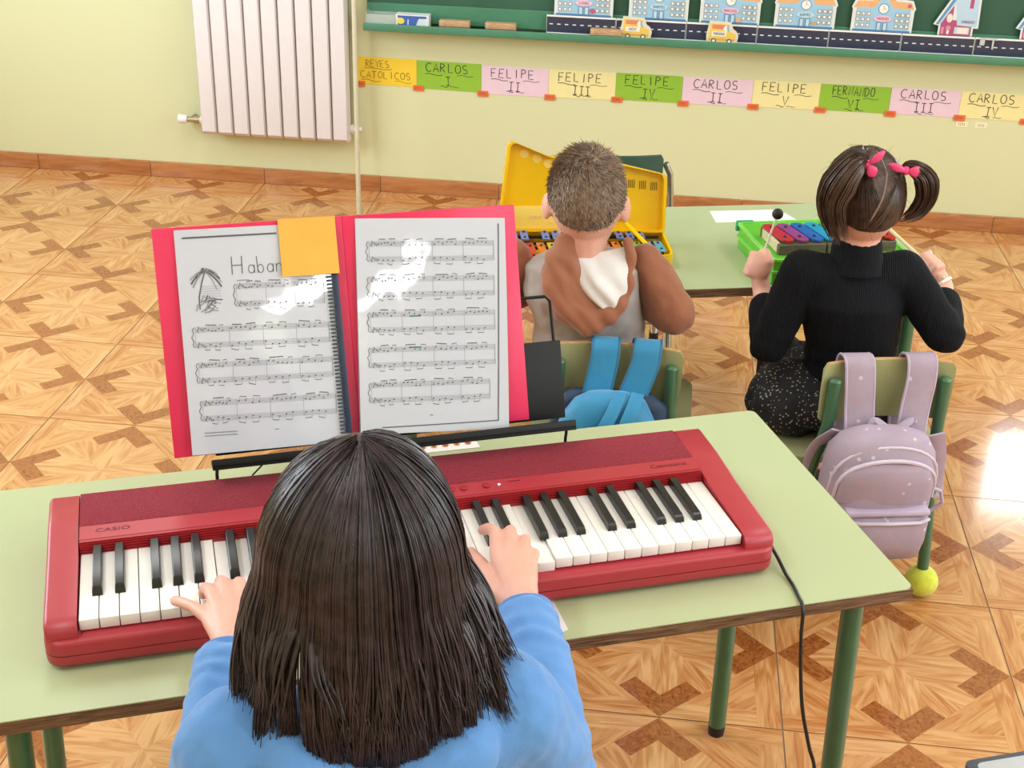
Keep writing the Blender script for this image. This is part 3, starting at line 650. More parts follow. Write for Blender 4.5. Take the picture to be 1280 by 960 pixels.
pl = page('sleeved_page', -.227, .003, .214, .303, rad(-.9))
pr_ = page('sleeved_page', .003, .006, .214, .300, rad(-3.6))
PX = .0016
def system(g, x0, y1, w, H, bars, seed, rot=0):
    """one piano system: two staves joined by a brace and bar lines, notes and beams"""
    R = random.Random(seed); c, s = math.cos(rot), math.sin(rot)
    def T(x, y, z=PX): return (x0+x*c-y*s, y1+x*s+y*c, z)
    sh = .0062
    def ln(x, y, X, Y, w_, mi=0):
        k = max(1, int(abs(X-x)/.02)); g.ribbon([T(x+(X-x)*i/k, y+(Y-y)*i/k) for i in range(k+1)], w_, (0, 0, 1), mi)
    for top in (0, -(H-sh)):
        for k in range(5): ln(0, top-k*sh/4, w, top-k*sh/4, .00035, 1)
    for k in range(bars+1): ln(w*k/bars, 0, w*k/bars, -H, .0004 if k < bars else .0007, 1)
    g.ribbon([T(-.001, 0), T(-.0035, -.003), T(-.002, -H*.3), T(-.0048, -H/2), T(-.002, -H*.7), T(-.0035, -H+.003), T(-.001, -H)], .0009, (0, 0, 1), 0)
    # clefs and key signature
    for yy in (-.003, -(H-sh)-.003):
        g.ribbon([T(.004+.0014*math.sin(t*1.3), yy+.004-.0016*t) for t in range(6)], .0009, (0, 0, 1), 0)
        ln(.007, yy+.002, .0085, yy-.002, .0008); ln(.0095, yy+.001, .011, yy-.003, .0008)
    for b in range(bars):
        xs = w*b/bars + (.013 if b == 0 else .003); xe = w*(b+1)/bars-.003
        for top, up in ((0, 1), (-(H-sh), -1)):
            x = xs; grp = R.choice(((3, 2), (4, 2), (2, 2), (3, 3))) if up > 0 else ((2, 2))
            tot = sum(grp); step = (xe-xs)/(tot+.3)
            for gn in grp:
                ys = [top-R.uniform(.0005, .0058) for _ in range(gn)]; X = [x+step*i for i in range(gn)]; x += step*gn
                by0, by1 = (top+R.uniform(.002, .004), top+R.uniform(.002, .004)) if up > 0 else (top-sh-R.uniform(.003, .005), top-sh-R.uniform(.003, .006))
                for i in range(gn):
                    g.poly([T(X[i]+.0012*math.cos(q), ys[i]+.0009*math.sin(q)) for q in [2*PI*j/7 for j in range(7)]], 0)
                    f = i/max(1, gn-1); ln(X[i]+.0011*up, ys[i], X[i]+.0011*up, by0+(by1-by0)*f, .0003, 1)
                ln(X[0]+.0011*up, by0, X[-1]+.0011*up, by1, .0011 if gn > 2 else .0008)
g = MB()
# left page (page coordinates: origin at its lower left)
g.ribbon([(.010+.125*i/10, .292, PX) for i in range(11)], .0022, (0, 0, 1), 0)
GLH = ['H', ]
write(g, ['H'], (.082, .252, PX), (1, 0, 0), (0, 1, 0), .024, .0011, up=(0, 0, 1), jit=0, width=.020)
for i, ch in enumerate(('O', 'h_b', 'h_a', 'h_n')):
    if ch == 'O': ch = 'h_a'
    write(g, [ch], (.1005+i*.0125, .2515, PX), (1, 0, 0), (0, 1, 0), .0225, .0010, up=(0, 0, 1), jit=0, width=.013)
g.ribbon([(.077, .2315, PX), (.094, .2315, PX)], .0012, (0, 0, 1), 1)
# palm tree drawing
R_ = random.Random(3)
for i in range(13):
    a = rad(200-i*20); L0 = R_.uniform(.016, .024)
    g.ribbon([(.036+L0*t*math.cos(a), .246+L0*t*math.sin(a)*.75-.016*t*t, PX) for t in (0, .3, .6, .85, 1)], R_.uniform(.0012, .0026), (0, 0, 1), 0 if i % 2 else 1)
g.ribbon([(.036, .246, PX), (.031, .232, PX), (.026, .212, PX), (.026, .196, PX)], .0016, (0, 0, 1), 0)
for i in range(16):
    x, y = R_.uniform(.018, .040), R_.uniform(.190, .206); a = R_.uniform(.1, 1.4); g.ribbon([(x, y, PX), (x+.013*math.cos(a), y+.010*math.sin(a), PX), (x+.02*math.cos(a), y+.006*math.sin(a), PX)], R_.uniform(.0008, .0018), (0, 0, 1), i % 2)
for i in range(5): g.ribbon([(.028, .214+i*.003, PX), (.055, .212+i*.0035, PX)], .0004, (0, 0, 1), 1)
system(g, .076, .2270, .118, .030, 3, 11, rad(-1.6))
for i, yy in enumerate((.172, .124, .0725)): system(g, .017+.001*i, yy, .180, .027, 4, 20+i, rad(-1.6))
for yy in (.029, .025): g.ribbon([(.018, yy, PX), (.062, yy-.001, PX)], .0013, (0, 0, 1), 1)
g.ribbon([(.112, .026, PX), (.118, .026, PX)], .0012, (0, 0, 1), 1)
g.V = [(x, y, z+pz(x, y)-.0010) for x, y, z in g.V]; obj('printed_music', g, [m_prt, m_prt2], pl, 0)
g = MB()
for i in range(5):
    yy = .268-i*.0490; system(g, .018-.0005*i, yy, .178 if i < 4 else .170, .0275, 4, 40+i)
for i, (x, yy) in enumerate(((.072, .152), (.072, .1085))): g.ribbon([(x, yy+.012, PX+.0001), (x+.016, yy+.012, PX+.0001)], .0016, (0, 0, 1), 2)
g.ribbon([(.204-.006*i/20, .292-.280*i/20, PX) for i in range(21)], .0016, (0, 0, 1), 0); g.ribbon([(.030+.169*i/12, .009+.003*i/12, PX) for i in range(13)], .0014, (0, 0, 1), 0)
g.ribbon([(.098, .024, PX), (.103, .024, PX)], .0014, (0, 0, 1), 1)
g.V = [(x, y, z+pz(x, y)-.0010) for x, y, z in g.V]; obj('printed_music', g, [m_prt, m_prt2, flat('#3d7a78', .5)], pr_, 0)
# comb binding beside the left page
cb = link('comb_binding', None, fo); cb.location = (-.0175, .008, .0150); cb.rotation_euler = (rad(-1.6), 0, 0)
g = MB(); g.rbox((-.0005, 0, 0), (.0085, .228, .0035), .0015, 2); obj('comb_spine', g, mat('navy_comb', '#22304a', .4), cb)
g = MB()
for i in range(44): g.box((-.008, .003+i*.00515, .0012), (.0005, .0055+i*.00515, .0036))
tag(obj('comb_tooth', g, flat('#38404f', .4), cb, 0), None, None, kind='stuff')
NT = FM @ Matrix.Translation((-.046, .272, .0085)) @ Matrix.Rotation(rad(-.6), 4, 'Z')
g = MB(); vs = []
for j in range(7):
    for i in range(2): vs.append((-.039+.078*i, .039-.078*j/6, .0075*(j/6)**1.5))
g.add(vs, [(2*j, 2*j+2, 2*j+3, 2*j+1) for j in range(6)]); g.add([(x, y, z-.0005) for x, y, z in vs], [(2*j+1, 2*j+3, 2*j+2, 2*j) for j in range(6)])
tag(obj('sticky_note', g, mat('amber_note', '#efb24a', .7, var=.03), smooth=60, mw=NT), 'amber sticky note at the top of the left music page', 'sticky note')

# ================================================================ chairs
m_seat = mat('olive_laminate', '#a9ad80', .4, var=.03, nscale=6); m_beech = wood('beech_edge', '#b98d5c', '#d3ab7a', (14, 120), rough=.5, coords='Object')
m_ball = mat('tennis_felt', '#d6e04a', .95, var=.12, nscale=60, bump=.5, bscale=500, sheen=.4)
def chair(label, loc, rotz, mt_panel=None, mt_tube=None, balls=True, H=.53, mt_edge=None):
    """origin under the middle of the backrest; the sitter faces +y"""
    t = thing('school_chair', label, 'chair', loc, rotz); mp = mt_panel or m_seat; mtb = mt_tube or m_tube; me_ = mt_edge or m_beech
    def curved(z, d, y0=0, hw=.128): return [(x, y0+d+.022*(1-(x/.128)**2)*1.0-.004, z) for x in [hw*(2*i/14-1) for i in range(15)]]
    g = MB(); rs = []
    for z, hw in ((H-.122, .118), (H-.116, .126), (H-.06, .128), (H-.012, .128), (H-.001, .122)):
        a = curved(z, 0, 0, hw); b = curved(z, .009, 0, hw); rs.append(a+b[::-1])
    g.loft(rs); bk_ = obj('backrest', g, mp, t)
    g = MB(); a = curved(H-.0012, 0, 0, .1215); b = curved(H-.0012, .009, 0, .1215); a2 = curved(H+.0006, .001, 0, .120); b2 = curved(H+.0006, .008, 0, .120); g.loft([a+b[::-1], a2+b2[::-1]]); obj('top_edge', g, me_, bk_)
    g = MB(); o = []
    for cx, cy, a0, r in ((.13, .06, -90, .03), (.13, .31, 0, .04), (-.13, .31, 90, .04), (-.13, .06, 180, .03)):
        o += [(cx+r*math.cos(rad(a0+90*i/5)), cy+r*math.sin(rad(a0+90*i/5))) for i in range(6)]
    g.loft([[(x, y, .300-.006*(y > .3)) for x, y in o], [(x, y, .311-.006*(y > .3)) for x, y in o]]); obj('seat', g, mp, t, 35)
    for s in (-1, 1):
        g = MB(); g.tube([(s*.107, -.012, H-.030), (s*.109, -.011, H-.12), (s*.118, .004, .33), (s*.125, .008, .28), (s*.136, -.002, .12), (s*.141, -.006, .03)], .0118, 14); lg = obj('rear_leg', g, mtb, t)
        g = MB(); g.ell((s*.107, -.012, H-.030), (.0118, .0118, .006), nu=14, nv=8); obj('tube_cap', g, mtb, lg)
        g = MB(); g.tube([(s*.118, .02, .292), (s*.125, .27, .292), (s*.128, .285, .27), (s*.138, .315, .03)], .0118, 14); fl_ = obj('front_leg', g, mtb, t)
        for y, ob in ((-.006, lg), (.315, fl_)):
            x = s*(.141 if y < 0 else .138)
            if balls:
                g = MB(); g.ell((x, y, .0335), (.0335, .0335, .0335), nu=24, nv=16); bo = obj('tennis_ball', g, m_ball, ob)
                bo['label'] = 'yellow-green tennis ball on the chair foot'
            else:
                g = MB(); g.tube([(x, y, .031), (x, y, 0)], .0135, 12); obj('foot_cap', g, m_black, ob)
    for y, z in ((.005, .20), (.297, .20)):
        g = MB(); g.tube([(-.128, y, z), (.128, y, z)], .009, 10); obj('stretcher', g, mtb, t)
    return t
C1 = ((-.0585, 2.323, 0), rad(1.6)); C2 = ((.458, 2.348, 0), rad(12))
chair('small green-framed chair the boy sits on, blue backpack on its back', *C1)
chair('small green-framed chair with tennis-ball feet, lilac backpack on its back', *C2)
chair('chair with dark green backrest behind the yellow case', (-.125, 3.49, 0), rad(188), mat('dark_green_board', '#39574a', .5), mat('chrome', '#c9ccd0', .2, metal=1), False, .555, mat('dark_green_edge', '#30493e', .5))
g = MB(); g.tube([(-.135, -.005, .53), (-.150, -.006, .50), (-.157, -.004, .42), (-.158, .0, .32)], .009, 12)
ch3 = [o for o in bpy.data.objects if o.name.startswith('school_chair')][-1]; obj('side_tube', g, mat('chrome', '#c9ccd0', .2, metal=1), ch3)
chair('small chair under the long-haired girl', (-.20, .80, 0), rad(22), balls=True, H=.53)

# ================================================================ backpacks
def sup(cx, cy, z, ax, ay, e=2.6, n=28, tilt=0):
    out = []
    for i in range(n):
        q = 2*PI*i/n; c, s = math.cos(q), math.sin(q)
        out.append((cx+ax*math.copysign(abs(c)**(2/e), c), cy+ay*math.copysign(abs(s)**(2/e), s), z))
    return out
def strap(name, pts, w, mt, parent, th=.004, edge=None):
    """flat webbing along pts, width along local x"""
    P = smooth_path(pts, 5); rs = []
    for i, p in enumerate(P):
        t = (P[min(i+1, len(P)-1)]-P[max(i-1, 0)]).normalized(); wv = Vector((1, 0, 0)); wv = (wv-t*wv.dot(t)).normalized(); n = t.cross(wv)
        rs.append([p+wv*w/2+n*th/2*.4, p+wv*w*.4+n*th/2, p-wv*w*.4+n*th/2, p-wv*w/2+n*th/2*.4, p-wv*w/2-n*th/2*.4, p-wv*w*.4-n*th/2, p+wv*w*.4-n*th/2, p+wv*w/2-n*th/2*.4])
    g = MB(); g.loft(rs); o = obj(name, g, mt, parent, 50)
    if edge:
        for s in (-1, 1):
            g = MB(); E_ = []
            for i, p in enumerate(P):
                t = (P[min(i+1, len(P)-1)]-P[max(i-1, 0)]).normalized(); wv = Vector((1, 0, 0)); wv = (wv-t*wv.dot(t)).normalized(); E_.append(p+wv*s*w*.48)
            g.tube(E_, .0028, 6); obj('piping', g, edge, o)
    return o
def wob(mb, amp, fr, seed):
    mb.V = [tuple(Vector(v)+Vector((noise.noise(Vector(v)*fr+Vector((seed, 0, 0))), noise.noise(Vector(v)*fr+Vector((0, seed, 9))), noise.noise(Vector(v)*fr+Vector((5, 0, seed)))))*amp) for v in mb.V]; return mb
def bag_fit(mb): mb.V = [(x*.95-.018, y, .434-(.434-z)*.85) for x, y, z in mb.V]; return mb
m_lil = spots('lilac_print', '#a796a8', '#c9bccb', 44, .17, dot2='#b88f9c', bump=.25); m_lil2 = mat('lilac_trim', '#b9a9c2', .7, var=.05); m_lilz = mat('lilac_zip', '#cbbfd0', .5, var=.05)
bp2 = thing('backpack', 'lilac patterned backpack hanging on the girl\'s chair back', 'backpack', *C2)
g = MB()
zs = [(.150, .085, .045), (.156, .098, .058), (.20, .108, .066), (.27, .112, .066), (.34, .112, .062), (.385, .106, .054), (.415, .088, .042), (.430, .060, .026), (.434, .03, .012)]
g.loft([sup(-.008, -.082, z, a, b) for z, a, b in zs]); wob(g, .006, 18, 1); bag_fit(g); obj('body', g, m_lil, bp2, 60)
g = MB(); zs = [(.145, .078, .018), (.152, .086, .030), (.19, .092, .036), (.245, .092, .034), (.258, .088, .026), (.264, .08, .012)]
g.loft([sup(-.004, -.132, z, a, b) for z, a, b in zs]); wob(g, .005, 20, 2); bag_fit(g); pk = obj('front_pocket', g, m_lil, bp2, 60)
g = MB(); g.tube([(-.088, -.146, .246), (-.06, -.163, .250), (0, -.168, .252), (.06, -.163, .250), (.085, -.146, .246)], .004, 8); bag_fit(g); obj('zip', g, m_lilz, pk)
g = MB(); g.rbox((-.088, -.160, .262), (.082, -.125, .276), .006, 2); bag_fit(g); obj('webbing_band', g, m_lil2, bp2)
# arched zip flap on the front
def arch(r, h, y, z0, n=16): return [(-.006+r*math.cos(PI-PI*i/n), y-.020*math.sin(PI*i/n)**.6, z0+h*math.sin(PI*i/n)**.55) for i in range(n+1)]
g = MB(); g.tube(arch(.100, .105, -.118, .285), .0045, 8); bag_fit(g); obj('zip', g, m_lilz, bp2)
g = MB(); g.tube(arch(.108, .130, -.104, .285), .0035, 8); bag_fit(g); obj('zip', g, m_lilz, bp2)
g = MB(); zs = [(.285, .096, .02), (.33, .096, .026), (.362, .088, .024), (.378, .07, .016), (.384, .04, .008)]; g.loft([sup(-.006, -.124, z, a, b) for z, a, b in zs]); wob(g, .005, 20, 3); bag_fit(g); obj('front_panel', g, m_lil, bp2, 60)
for x, dx in ((-.062, -.004), (.056, .012)):
    strap('shoulder_strap', [(x-dx*1.2, -.045, .40), (x-dx*.6, -.030, .45), (x, -.020, .50), (x+dx*.2, -.006, .535), (x+dx*.3, .018, .541), (x+dx*.2, .042, .52), (x, .046, .44), (x, .02, .36), (x, -.02, .30)], .056, m_lil, bp2, edge=m_lil2)
strap('carry_handle', [(-.04, -.052, .425), (-.034, -.056, .437), (0, -.060, .418), (.034, -.056, .437), (.040, -.052, .425)], .014, m_lil2, bp2, .012)
strap('side_strap', [(.095, -.045, .40), (.118, -.02, .34), (.132, .0, .27), (.136, .0, .24)], .030, m_lil2, bp2)
g = MB(); g.tube([(.092, -.10, .30), (.118, -.108, .29), (.126, -.108, .26), (.110, -.10, .235), (.092, -.10, .23)], .004, 8); bag_fit(g); obj('strap_loop', g, m_lil2, bp2)
g = MB(); g.rbox((.118, -.006, .226), (.152, .004, .240), .003, 2); obj('strap_end', g, mat('strap_buckle', '#b5aaa6', .5), bp2)
strap('side_strap', [(-.10, -.04, .41), (-.125, -.01, .36), (-.130, .0, .29), (-.12, -.03, .22)], .028, m_lil2, bp2)

m_blu = mat('turquoise_nylon', '#1f84b4', .55, var=.06, nscale=14, bump=.3, bscale=40, sheen=.3); m_blu2 = mat('turquoise_trim', '#15688f', .55, var=.05); m_nav = mat('navy_nylon', '#17304e', .6)
bp1 = thing('backpack', 'turquoise backpack hanging on the boy\'s chair back', 'backpack', *C1)
g = MB(); zs = [(.13, .08, .04), (.14, .098, .056), (.2, .104, .062), (.32, .106, .062), (.38, .104, .056), (.42, .092, .046), (.450, .066, .034), (.466, .036, .020), (.470, .018, .01)]
g.loft([sup(-.005, -.075, z, a, b, 2.3) for z, a, b in zs]); wob(g, .012, 16, 4); obj('body', g, m_blu, bp1, 60)
g = MB(); zs = [(.13, .09, .02), (.38, .112, .03), (.43, .108, .026), (.455, .08, .014)]; g.loft([sup(-.005, -.04, z, a, b) for z, a, b in zs]); obj('back_panel', g, m_nav, bp1, 60)
for x, dx in ((-.022, .006), (.056, .012)):
    strap('shoulder_strap', [(x-dx*2.2, -.052, .44), (x-dx, -.036, .475), (x, -.020, .51), (x+dx*.2, -.006, .535), (x+dx*.3, .018, .541), (x, .042, .52), (x, .046, .44), (x, .02, .36)], .052, m_blu, bp1, edge=m_blu2)
for x0, x1 in ((.012, -.045), (.045, -.005)):
    strap('webbing', [(x0, -.078, .474), (x0-.01, -.112, .455), ((x0+x1)/2, -.136, .42), (x1, -.150, .36)], .024, m_blu, bp1, .003)

# ================================================================ instruments on the far table
m_yel = mat('yellow_plastic', '#f2c400', .32, var=.02); m_yel2 = mat('yellow_step', '#f6d867', .45, var=.03)
CM = Matrix.Translation((-.352, 2.782, TH2)) @ Matrix.Rotation(rad(10.3), 4, 'Z')
yc = thing('instrument_case', 'open yellow plastic glockenspiel case on the far table in front of the boy', 'case', mw=CM)
CL = .372
def plate(name, pts, z0, z1, mt, parent, sm=30):
    g = MB(); g.loft([[(x, y, z0) for x, y in pts], [(x, y, z1) for x, y in pts]]); return obj(name, g, mt, parent, sm)
def rpoly(pts, r=.012, n=4):
    out = []
    for i, p in enumerate(pts):
        a = Vector(pts[i-1]); b = Vector(p); c = Vector(pts[(i+1) % len(pts)]); u = (a-b).normalized(); v = (c-b).normalized(); k = min(r, (a-b).length/2, (c-b).length/2)
        for t in range(n+1):
            s = t/n; out.append(tuple((b+u*k)*(1-s)**2 + b*2*s*(1-s) + (b+v*k)*s*s))
    return out
def inset(pts, d):
    c = Vector((sum(p[0] for p in pts)/len(pts), sum(p[1] for p in pts)/len(pts))); return [tuple(Vector(p)+(c-Vector(p)).normalized()*d) for p in pts]
# base tray: trapezoid deeper on the left
tp = rpoly([(0, 0), (0, -.205), (CL, -.145), (CL, 0)], .016)
plate('tray_floor', tp, 0, .004, m_yel, yc)
g = MB(); ti = inset(tp, .006); g.loft([[(x, y, .0) for x, y in tp], [(x, y, .030) for x, y in tp], [(x, y, .030) for x, y in ti], [(x, y, .004) for x, y in ti]], cap=(False, False)); obj('tray_rim', g, m_yel, yc, 30)
# lid hinged at the back, leaning back 12 degrees: local x along the hinge, local y up the lid
LM = Matrix.Translation((0, .004, .028)) @ Matrix.Rotation(rad(78), 4, 'X')
lid = link('lid', None, yc); lid.matrix_local = LM
lp = [(.0, .0), (CL, 0), (CL, .118), (CL-.006, .128), (.215, .162), (.198, .178), (.170, .186), (.148, .182), (.130, .164), (.110, .164), (.046, .190), (.030, .196), (.020, .190)]
lpr = rpoly(lp, .008, 3); li = inset(lpr, .007)
g = MB(); g.loft([[(x, y, -.004) for x, y in lpr], [(x, y, .0) for x, y in lpr]]); obj('lid_panel', g, m_yel, lid, 30)
g = MB(); g.loft([[(x, y, -.004) for x, y in lpr], [(x, y, .024) for x, y in lpr], [(x, y, .024) for x, y in li], [(x, y, .0) for x, y in li]], cap=(False, False)); obj('lid_rim', g, m_yel, lid, 30)
g = MB(); g.rbox((.03, .004, .0), (.22, .055, .012), .004, 2); obj('lid_step', g, m_yel2, lid)
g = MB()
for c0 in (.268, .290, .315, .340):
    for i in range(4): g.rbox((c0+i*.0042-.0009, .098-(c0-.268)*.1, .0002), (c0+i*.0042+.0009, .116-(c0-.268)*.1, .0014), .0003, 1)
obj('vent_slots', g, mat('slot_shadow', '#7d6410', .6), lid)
g = MB()
for x, y in ((.058, .168), (.086, .158), (.11, .147)): g.tube([(x, y, 0), (x, y, .0015)], .010, 16)
obj('lid_bosses', g, m_yel2, lid)
g = MB()
for i in range(3): g.tube([(.075+i*.010, .032, .012), (.075+i*.010, .032, .0135)], .0035, 10)
g.tube([(.118, .018, .012), (.118, .018, .0135)], .0035, 10); obj('lid_pips', g, mat('pale_orange', '#ecc08a', .5), lid)
# rails and bars
m_rail = mat('black_rail', '#23211d', .5)
def bar(x, y, w, l, z, mt, ang=0, parent=None):
    g = MB(); g.rbox((-w/2, -l/2, 0), (w/2, l/2, .0035), .001, 2); o = obj('note_bar', g, mt, parent); o.matrix_local = Matrix.Translation((x, y, z)) @ Matrix.Rotation(ang, 4, 'Z')
    for s in (-1, 1):
        g = MB(); g.ell((0, s*l*.30, .0040), (.0032, .0032, .0025), nu=10, nv=6); obj('bar_pin', g, m_black, o)
    return o
for y0, y1 in ((-.028, -.022), (-.068, -.058), (-.098, -.078), (-.172, -.118)):
    g = MB(); g.rbox((.014, -.003, 0), (CL-.014, .003, .008), .001, 1); o = obj('rail', g, m_rail, yc); a_ = math.atan2(y1-y0, CL); o.matrix_local = Matrix.Translation((0, y0, .020)) @ Matrix.Rotation(a_, 4, 'Z')
m_lb = mat('periwinkle_bar', '#6d86cf', .3, metal=.3); LOWC = ['#2b3f9e', '#7a3f9e', '#c23a3a', '#d8772f', '#e0c330', '#5fae3a', '#39a89a', '#2b3f9e', '#7a3f9e', '#c23a3a', '#d8772f', '#e0c330', '#8bc24a', '#55b4dd', '#55b4dd']
NB = 15
for k in range(NB):
    x = .022+(CL-.046)*k/(NB-1); f = k/(NB-1)
    bar(x, -.135+.037*f, .0175, .100-.040*f, .0285, mat('bar_%d' % k, LOWC[k], .3, metal=.3), rad(4), yc)
    if k < NB-1 and k % 7 not in (2, 6): bar(x+.0115, -.048+.006*f, .0165, .056-.020*f, .0335, m_lb, rad(2), yc)
t = thing('mallet', 'yellow mallet lying across the yellow case', 'mallet', (-.045, 2.74, TH2+.052))
g = MB(); g.tube([(-.035, .075, .012), (.03, -.055, .0)], .0048, 10); obj('stick', g, m_yel, t); g = MB(); g.ell((-.037, .079, .013), (.010, .010, .010)); obj('head', g, m_yel, t)

XM = Matrix.Translation((.256, 2.674, TH2)) @ Matrix.Rotation(rad(17), 4, 'Z')
xy = thing('xylophone', 'small xylophone with coloured metal bars in a clear green box before the girl', 'xylophone', mw=XM)
m_gr = mat('clear_green_plastic', '#7fe04a', .15, var=.03, alpha=.62); m_gr2 = mat('clear_green_rim', '#93ea66', .12, var=.03, alpha=.8); m_tl = mat('teal_clip', '#2f9f78', .35)
xl, xd = .262, .165
bx = link('box', None, xy)
for nm, a, b in (('front_side', (-.018, -.022, 0), (xl+.018, -.018, .055)), ('back_side', (-.018, xd+.03, 0), (xl+.018, xd+.034, .055)), ('left_side', (-.018, -.02, 0), (-.014, xd+.032, .055)), ('right_side', (xl+.014, -.02, 0), (xl+.018, xd+.032, .055)), ('bottom', (-.018, -.022, 0), (xl+.018, xd+.034, .003))):
    g = MB(); g.rbox(a, b, .0012, 1); obj(nm, g, m_gr, bx)
rim = rpoly([(-.024, -.028), (xl+.024, -.028), (xl+.024, xd+.040), (-.024, xd+.040)], .014); ri = inset(rim, .009)
for zr in (.026, .053):
    g = MB(); g.loft([[(x, y, zr) for x, y in rim], [(x, y, zr+.005) for x, y in rim], [(x, y, zr+.005) for x, y in ri], [(x, y, zr) for x, y in ri], [(x, y, zr) for x, y in rim]], cap=(False, False)); obj('rim', g, m_gr2, bx, 30)
for x, y in ((.075, -.030), (-.004, xd+.040), (.20, -.030), (.22, xd+.040)):
    g = MB(); g.rbox((x-.02, y-.004, .036), (x+.02, y+.006, .060), .003, 2); obj('clip', g, m_tl, bx)
g = MB(); g.rbox((-.016, -.020, .046), (xl+.016, xd+.032, .0555), .002, 1); obj('tray_insert', g, m_gr, bx)
m_pine = wood('pine_bar', '#c2b48f', '#dcd0ae', (10, 90), rough=.6, coords='Object'); m_dkw = wood('dark_bar', '#4c4234', '#6a5d4a', (10, 90), rough=.6, coords='Object')
for y in (.002, .105):
    for x0, x1 in ((.0, .105), (.108, xl)):
        g = MB(); g.rbox((x0, y, .056), (x1, y+.014, .078), .0015, 1); obj('support_bar', g, m_dkw, xy)
for x in (0, xl-.008):
    g = MB(); g.rbox((x, .014, .056), (x+.008, .108, .078), .0015, 1); obj('end_bar', g, m_pine, xy)
XC = ['#d22f46', '#a8489a', '#2f6fd0', '#2fa8dc', '#3fae5a', '#e6cf3a', '#e78a35', '#d2382f']
for k in range(8):
    g = MB(); l = .105+.012*k/7; w = .0275; c_ = .008
    ol = [(-w/2+c_, -l/2), (w/2-c_, -l/2), (w/2, -l/2+c_), (w/2, l/2-c_), (w/2-c_, l/2), (-w/2+c_, l/2), (-w/2, l/2-c_), (-w/2, -l/2+c_)]
    g.loft([[(x, y, 0) for x, y in ol], [(x, y, .004) for x, y in ol]]); o = obj('note_bar', g, mat('xbar_%d' % k, XC[k], .3, metal=.35), xy, 30)
    o.matrix_local = Matrix.Translation((.018+k*.0323, 0.062, .0805)) @ Matrix.Rotation(rad(9), 4, 'Z')
    for s in (-1, 1):
        g = MB(); g.ell((0, s*l*.28, .0045), (.004, .004, .003), nu=12, nv=6); obj('bar_pin', g, m_black, o)
def scrib(g, p):
    for i in range(4):
        for j in range(5):
            u = .1+.18*j; v = .2+.2*i; c = p[0].lerp(p[1], u).lerp(p[3].lerp(p[2], u), v); d = (p[1]-p[0])*.13
            g.ribbon([c, c+d], .0016, (0, 0, 1), (i+j) % 2)
sheet('paper_sheet', 'white paper with faint print lying on the far table', [(.135, 3.012, 0), (.326, 3.066, 0), (.286, 3.132, 0), (.121, 3.088, 0)], TH2, m_paper, scrib, [flat('#dfdcea'), flat('#e6ddec')])

# ================================================================ flat dark device at the lower right corner, on its own table
t4 = table('school_table', 'school table just below the lower right corner of the photo', (1.22, 1.02, 0), rad(21), .95, .45, .582, [(-.06, .05, 0, 0), (-.06, .40, 0, 0), (-.89, .05, 0, 0), (-.89, .40, 0, 0)])
t4.location = (1.09, .87, 0)
lt = thing('laptop', 'dark grey edge of a closed laptop poking into the lower right corner', 'laptop', (.405, 1.185, .583), rad(21))
o_ = rpoly([(-.03, 0), (-.03, -.22), (.30, -.22), (.30, 0)], .01); oi_ = inset(o_, .010)
g = MB(); g.loft([[(x, y, 0) for x, y in o_], [(x, y, .014) for x, y in o_]]); obj('base', g, mat('charcoal_plastic', '#3c4250', .45), lt, 30)
g = MB(); g.loft([[(x, y, .015) for x, y in o_], [(x, y, .020) for x, y in o_], [(x, y, .0208) for x, y in oi_]]); ld = obj('lid', g, mat('charcoal_plastic', '#3c4250', .45), lt, 30)
g = MB(); g.loft([[(x, y, .0208) for x, y in inset(o_, .012)], [(x, y, .0214) for x, y in inset(o_, .0125)]]); obj('lid_panel', g, mat('pale_grey_panel', '#aeb2b6', .5), ld, 30)

# ================================================================ people
def skin_mat():
    m = mat('skin', '#dfa998', .5, var=.05, nscale=30, bump=.05, bscale=300)
    b = m.node_tree.nodes['Principled BSDF']; b.inputs['Subsurface Weight'].default_value = .12; b.inputs['Subsurface Radius'].default_value = (.012, .004, .002); return m
m_skin = skin_mat(); m_eye = mat('eye_white', '#f2efec', .2); m_iris = mat('iris_brown', '#3a2418', .2); m_lip = mat('lip', '#b9685f', .45); m_nail = mat('nail', '#e6b5a6', .3)
V3 = Vector
def frame(yaw, pitch=0):
    r = V3((math.cos(yaw), math.sin(yaw), 0)); f = V3((-math.sin(yaw), math.cos(yaw), 0)); f2 = f*math.cos(pitch) - V3((0, 0, 1))*math.sin(pitch); return r, f2, r.cross(f2)
def head(g, c, ax, k=1.0):
    r, f, u = ax; c = V3(c)
    g.ell(c, (.072*k, .088*k, .090*k), ax, 28, 18)
    g.ell(c+f*.026*k-u*.050*k, (.056*k, .058*k, .060*k), ax, 24, 14)
    g.ell(c+f*.052*k-u*.088*k, (.026*k, .022*k, .018*k), ax)
    g.ell(c+f*.088*k-u*.030*k, (.010*k, .013*k, .018*k), ax, 12, 10)
    for s in (-1, 1):
        g.ell(c+r*s*.076*k-u*.022*k-f*.004*k, (.0075*k, .017*k, .027*k), (r*.85-f*s*.5, f*.85+r*s*.5, u), 14, 10)
        g.ell(c+r*s*.034*k+f*.058*k-u*.040*k, (.022*k, .020*k, .020*k), ax, 12, 10)
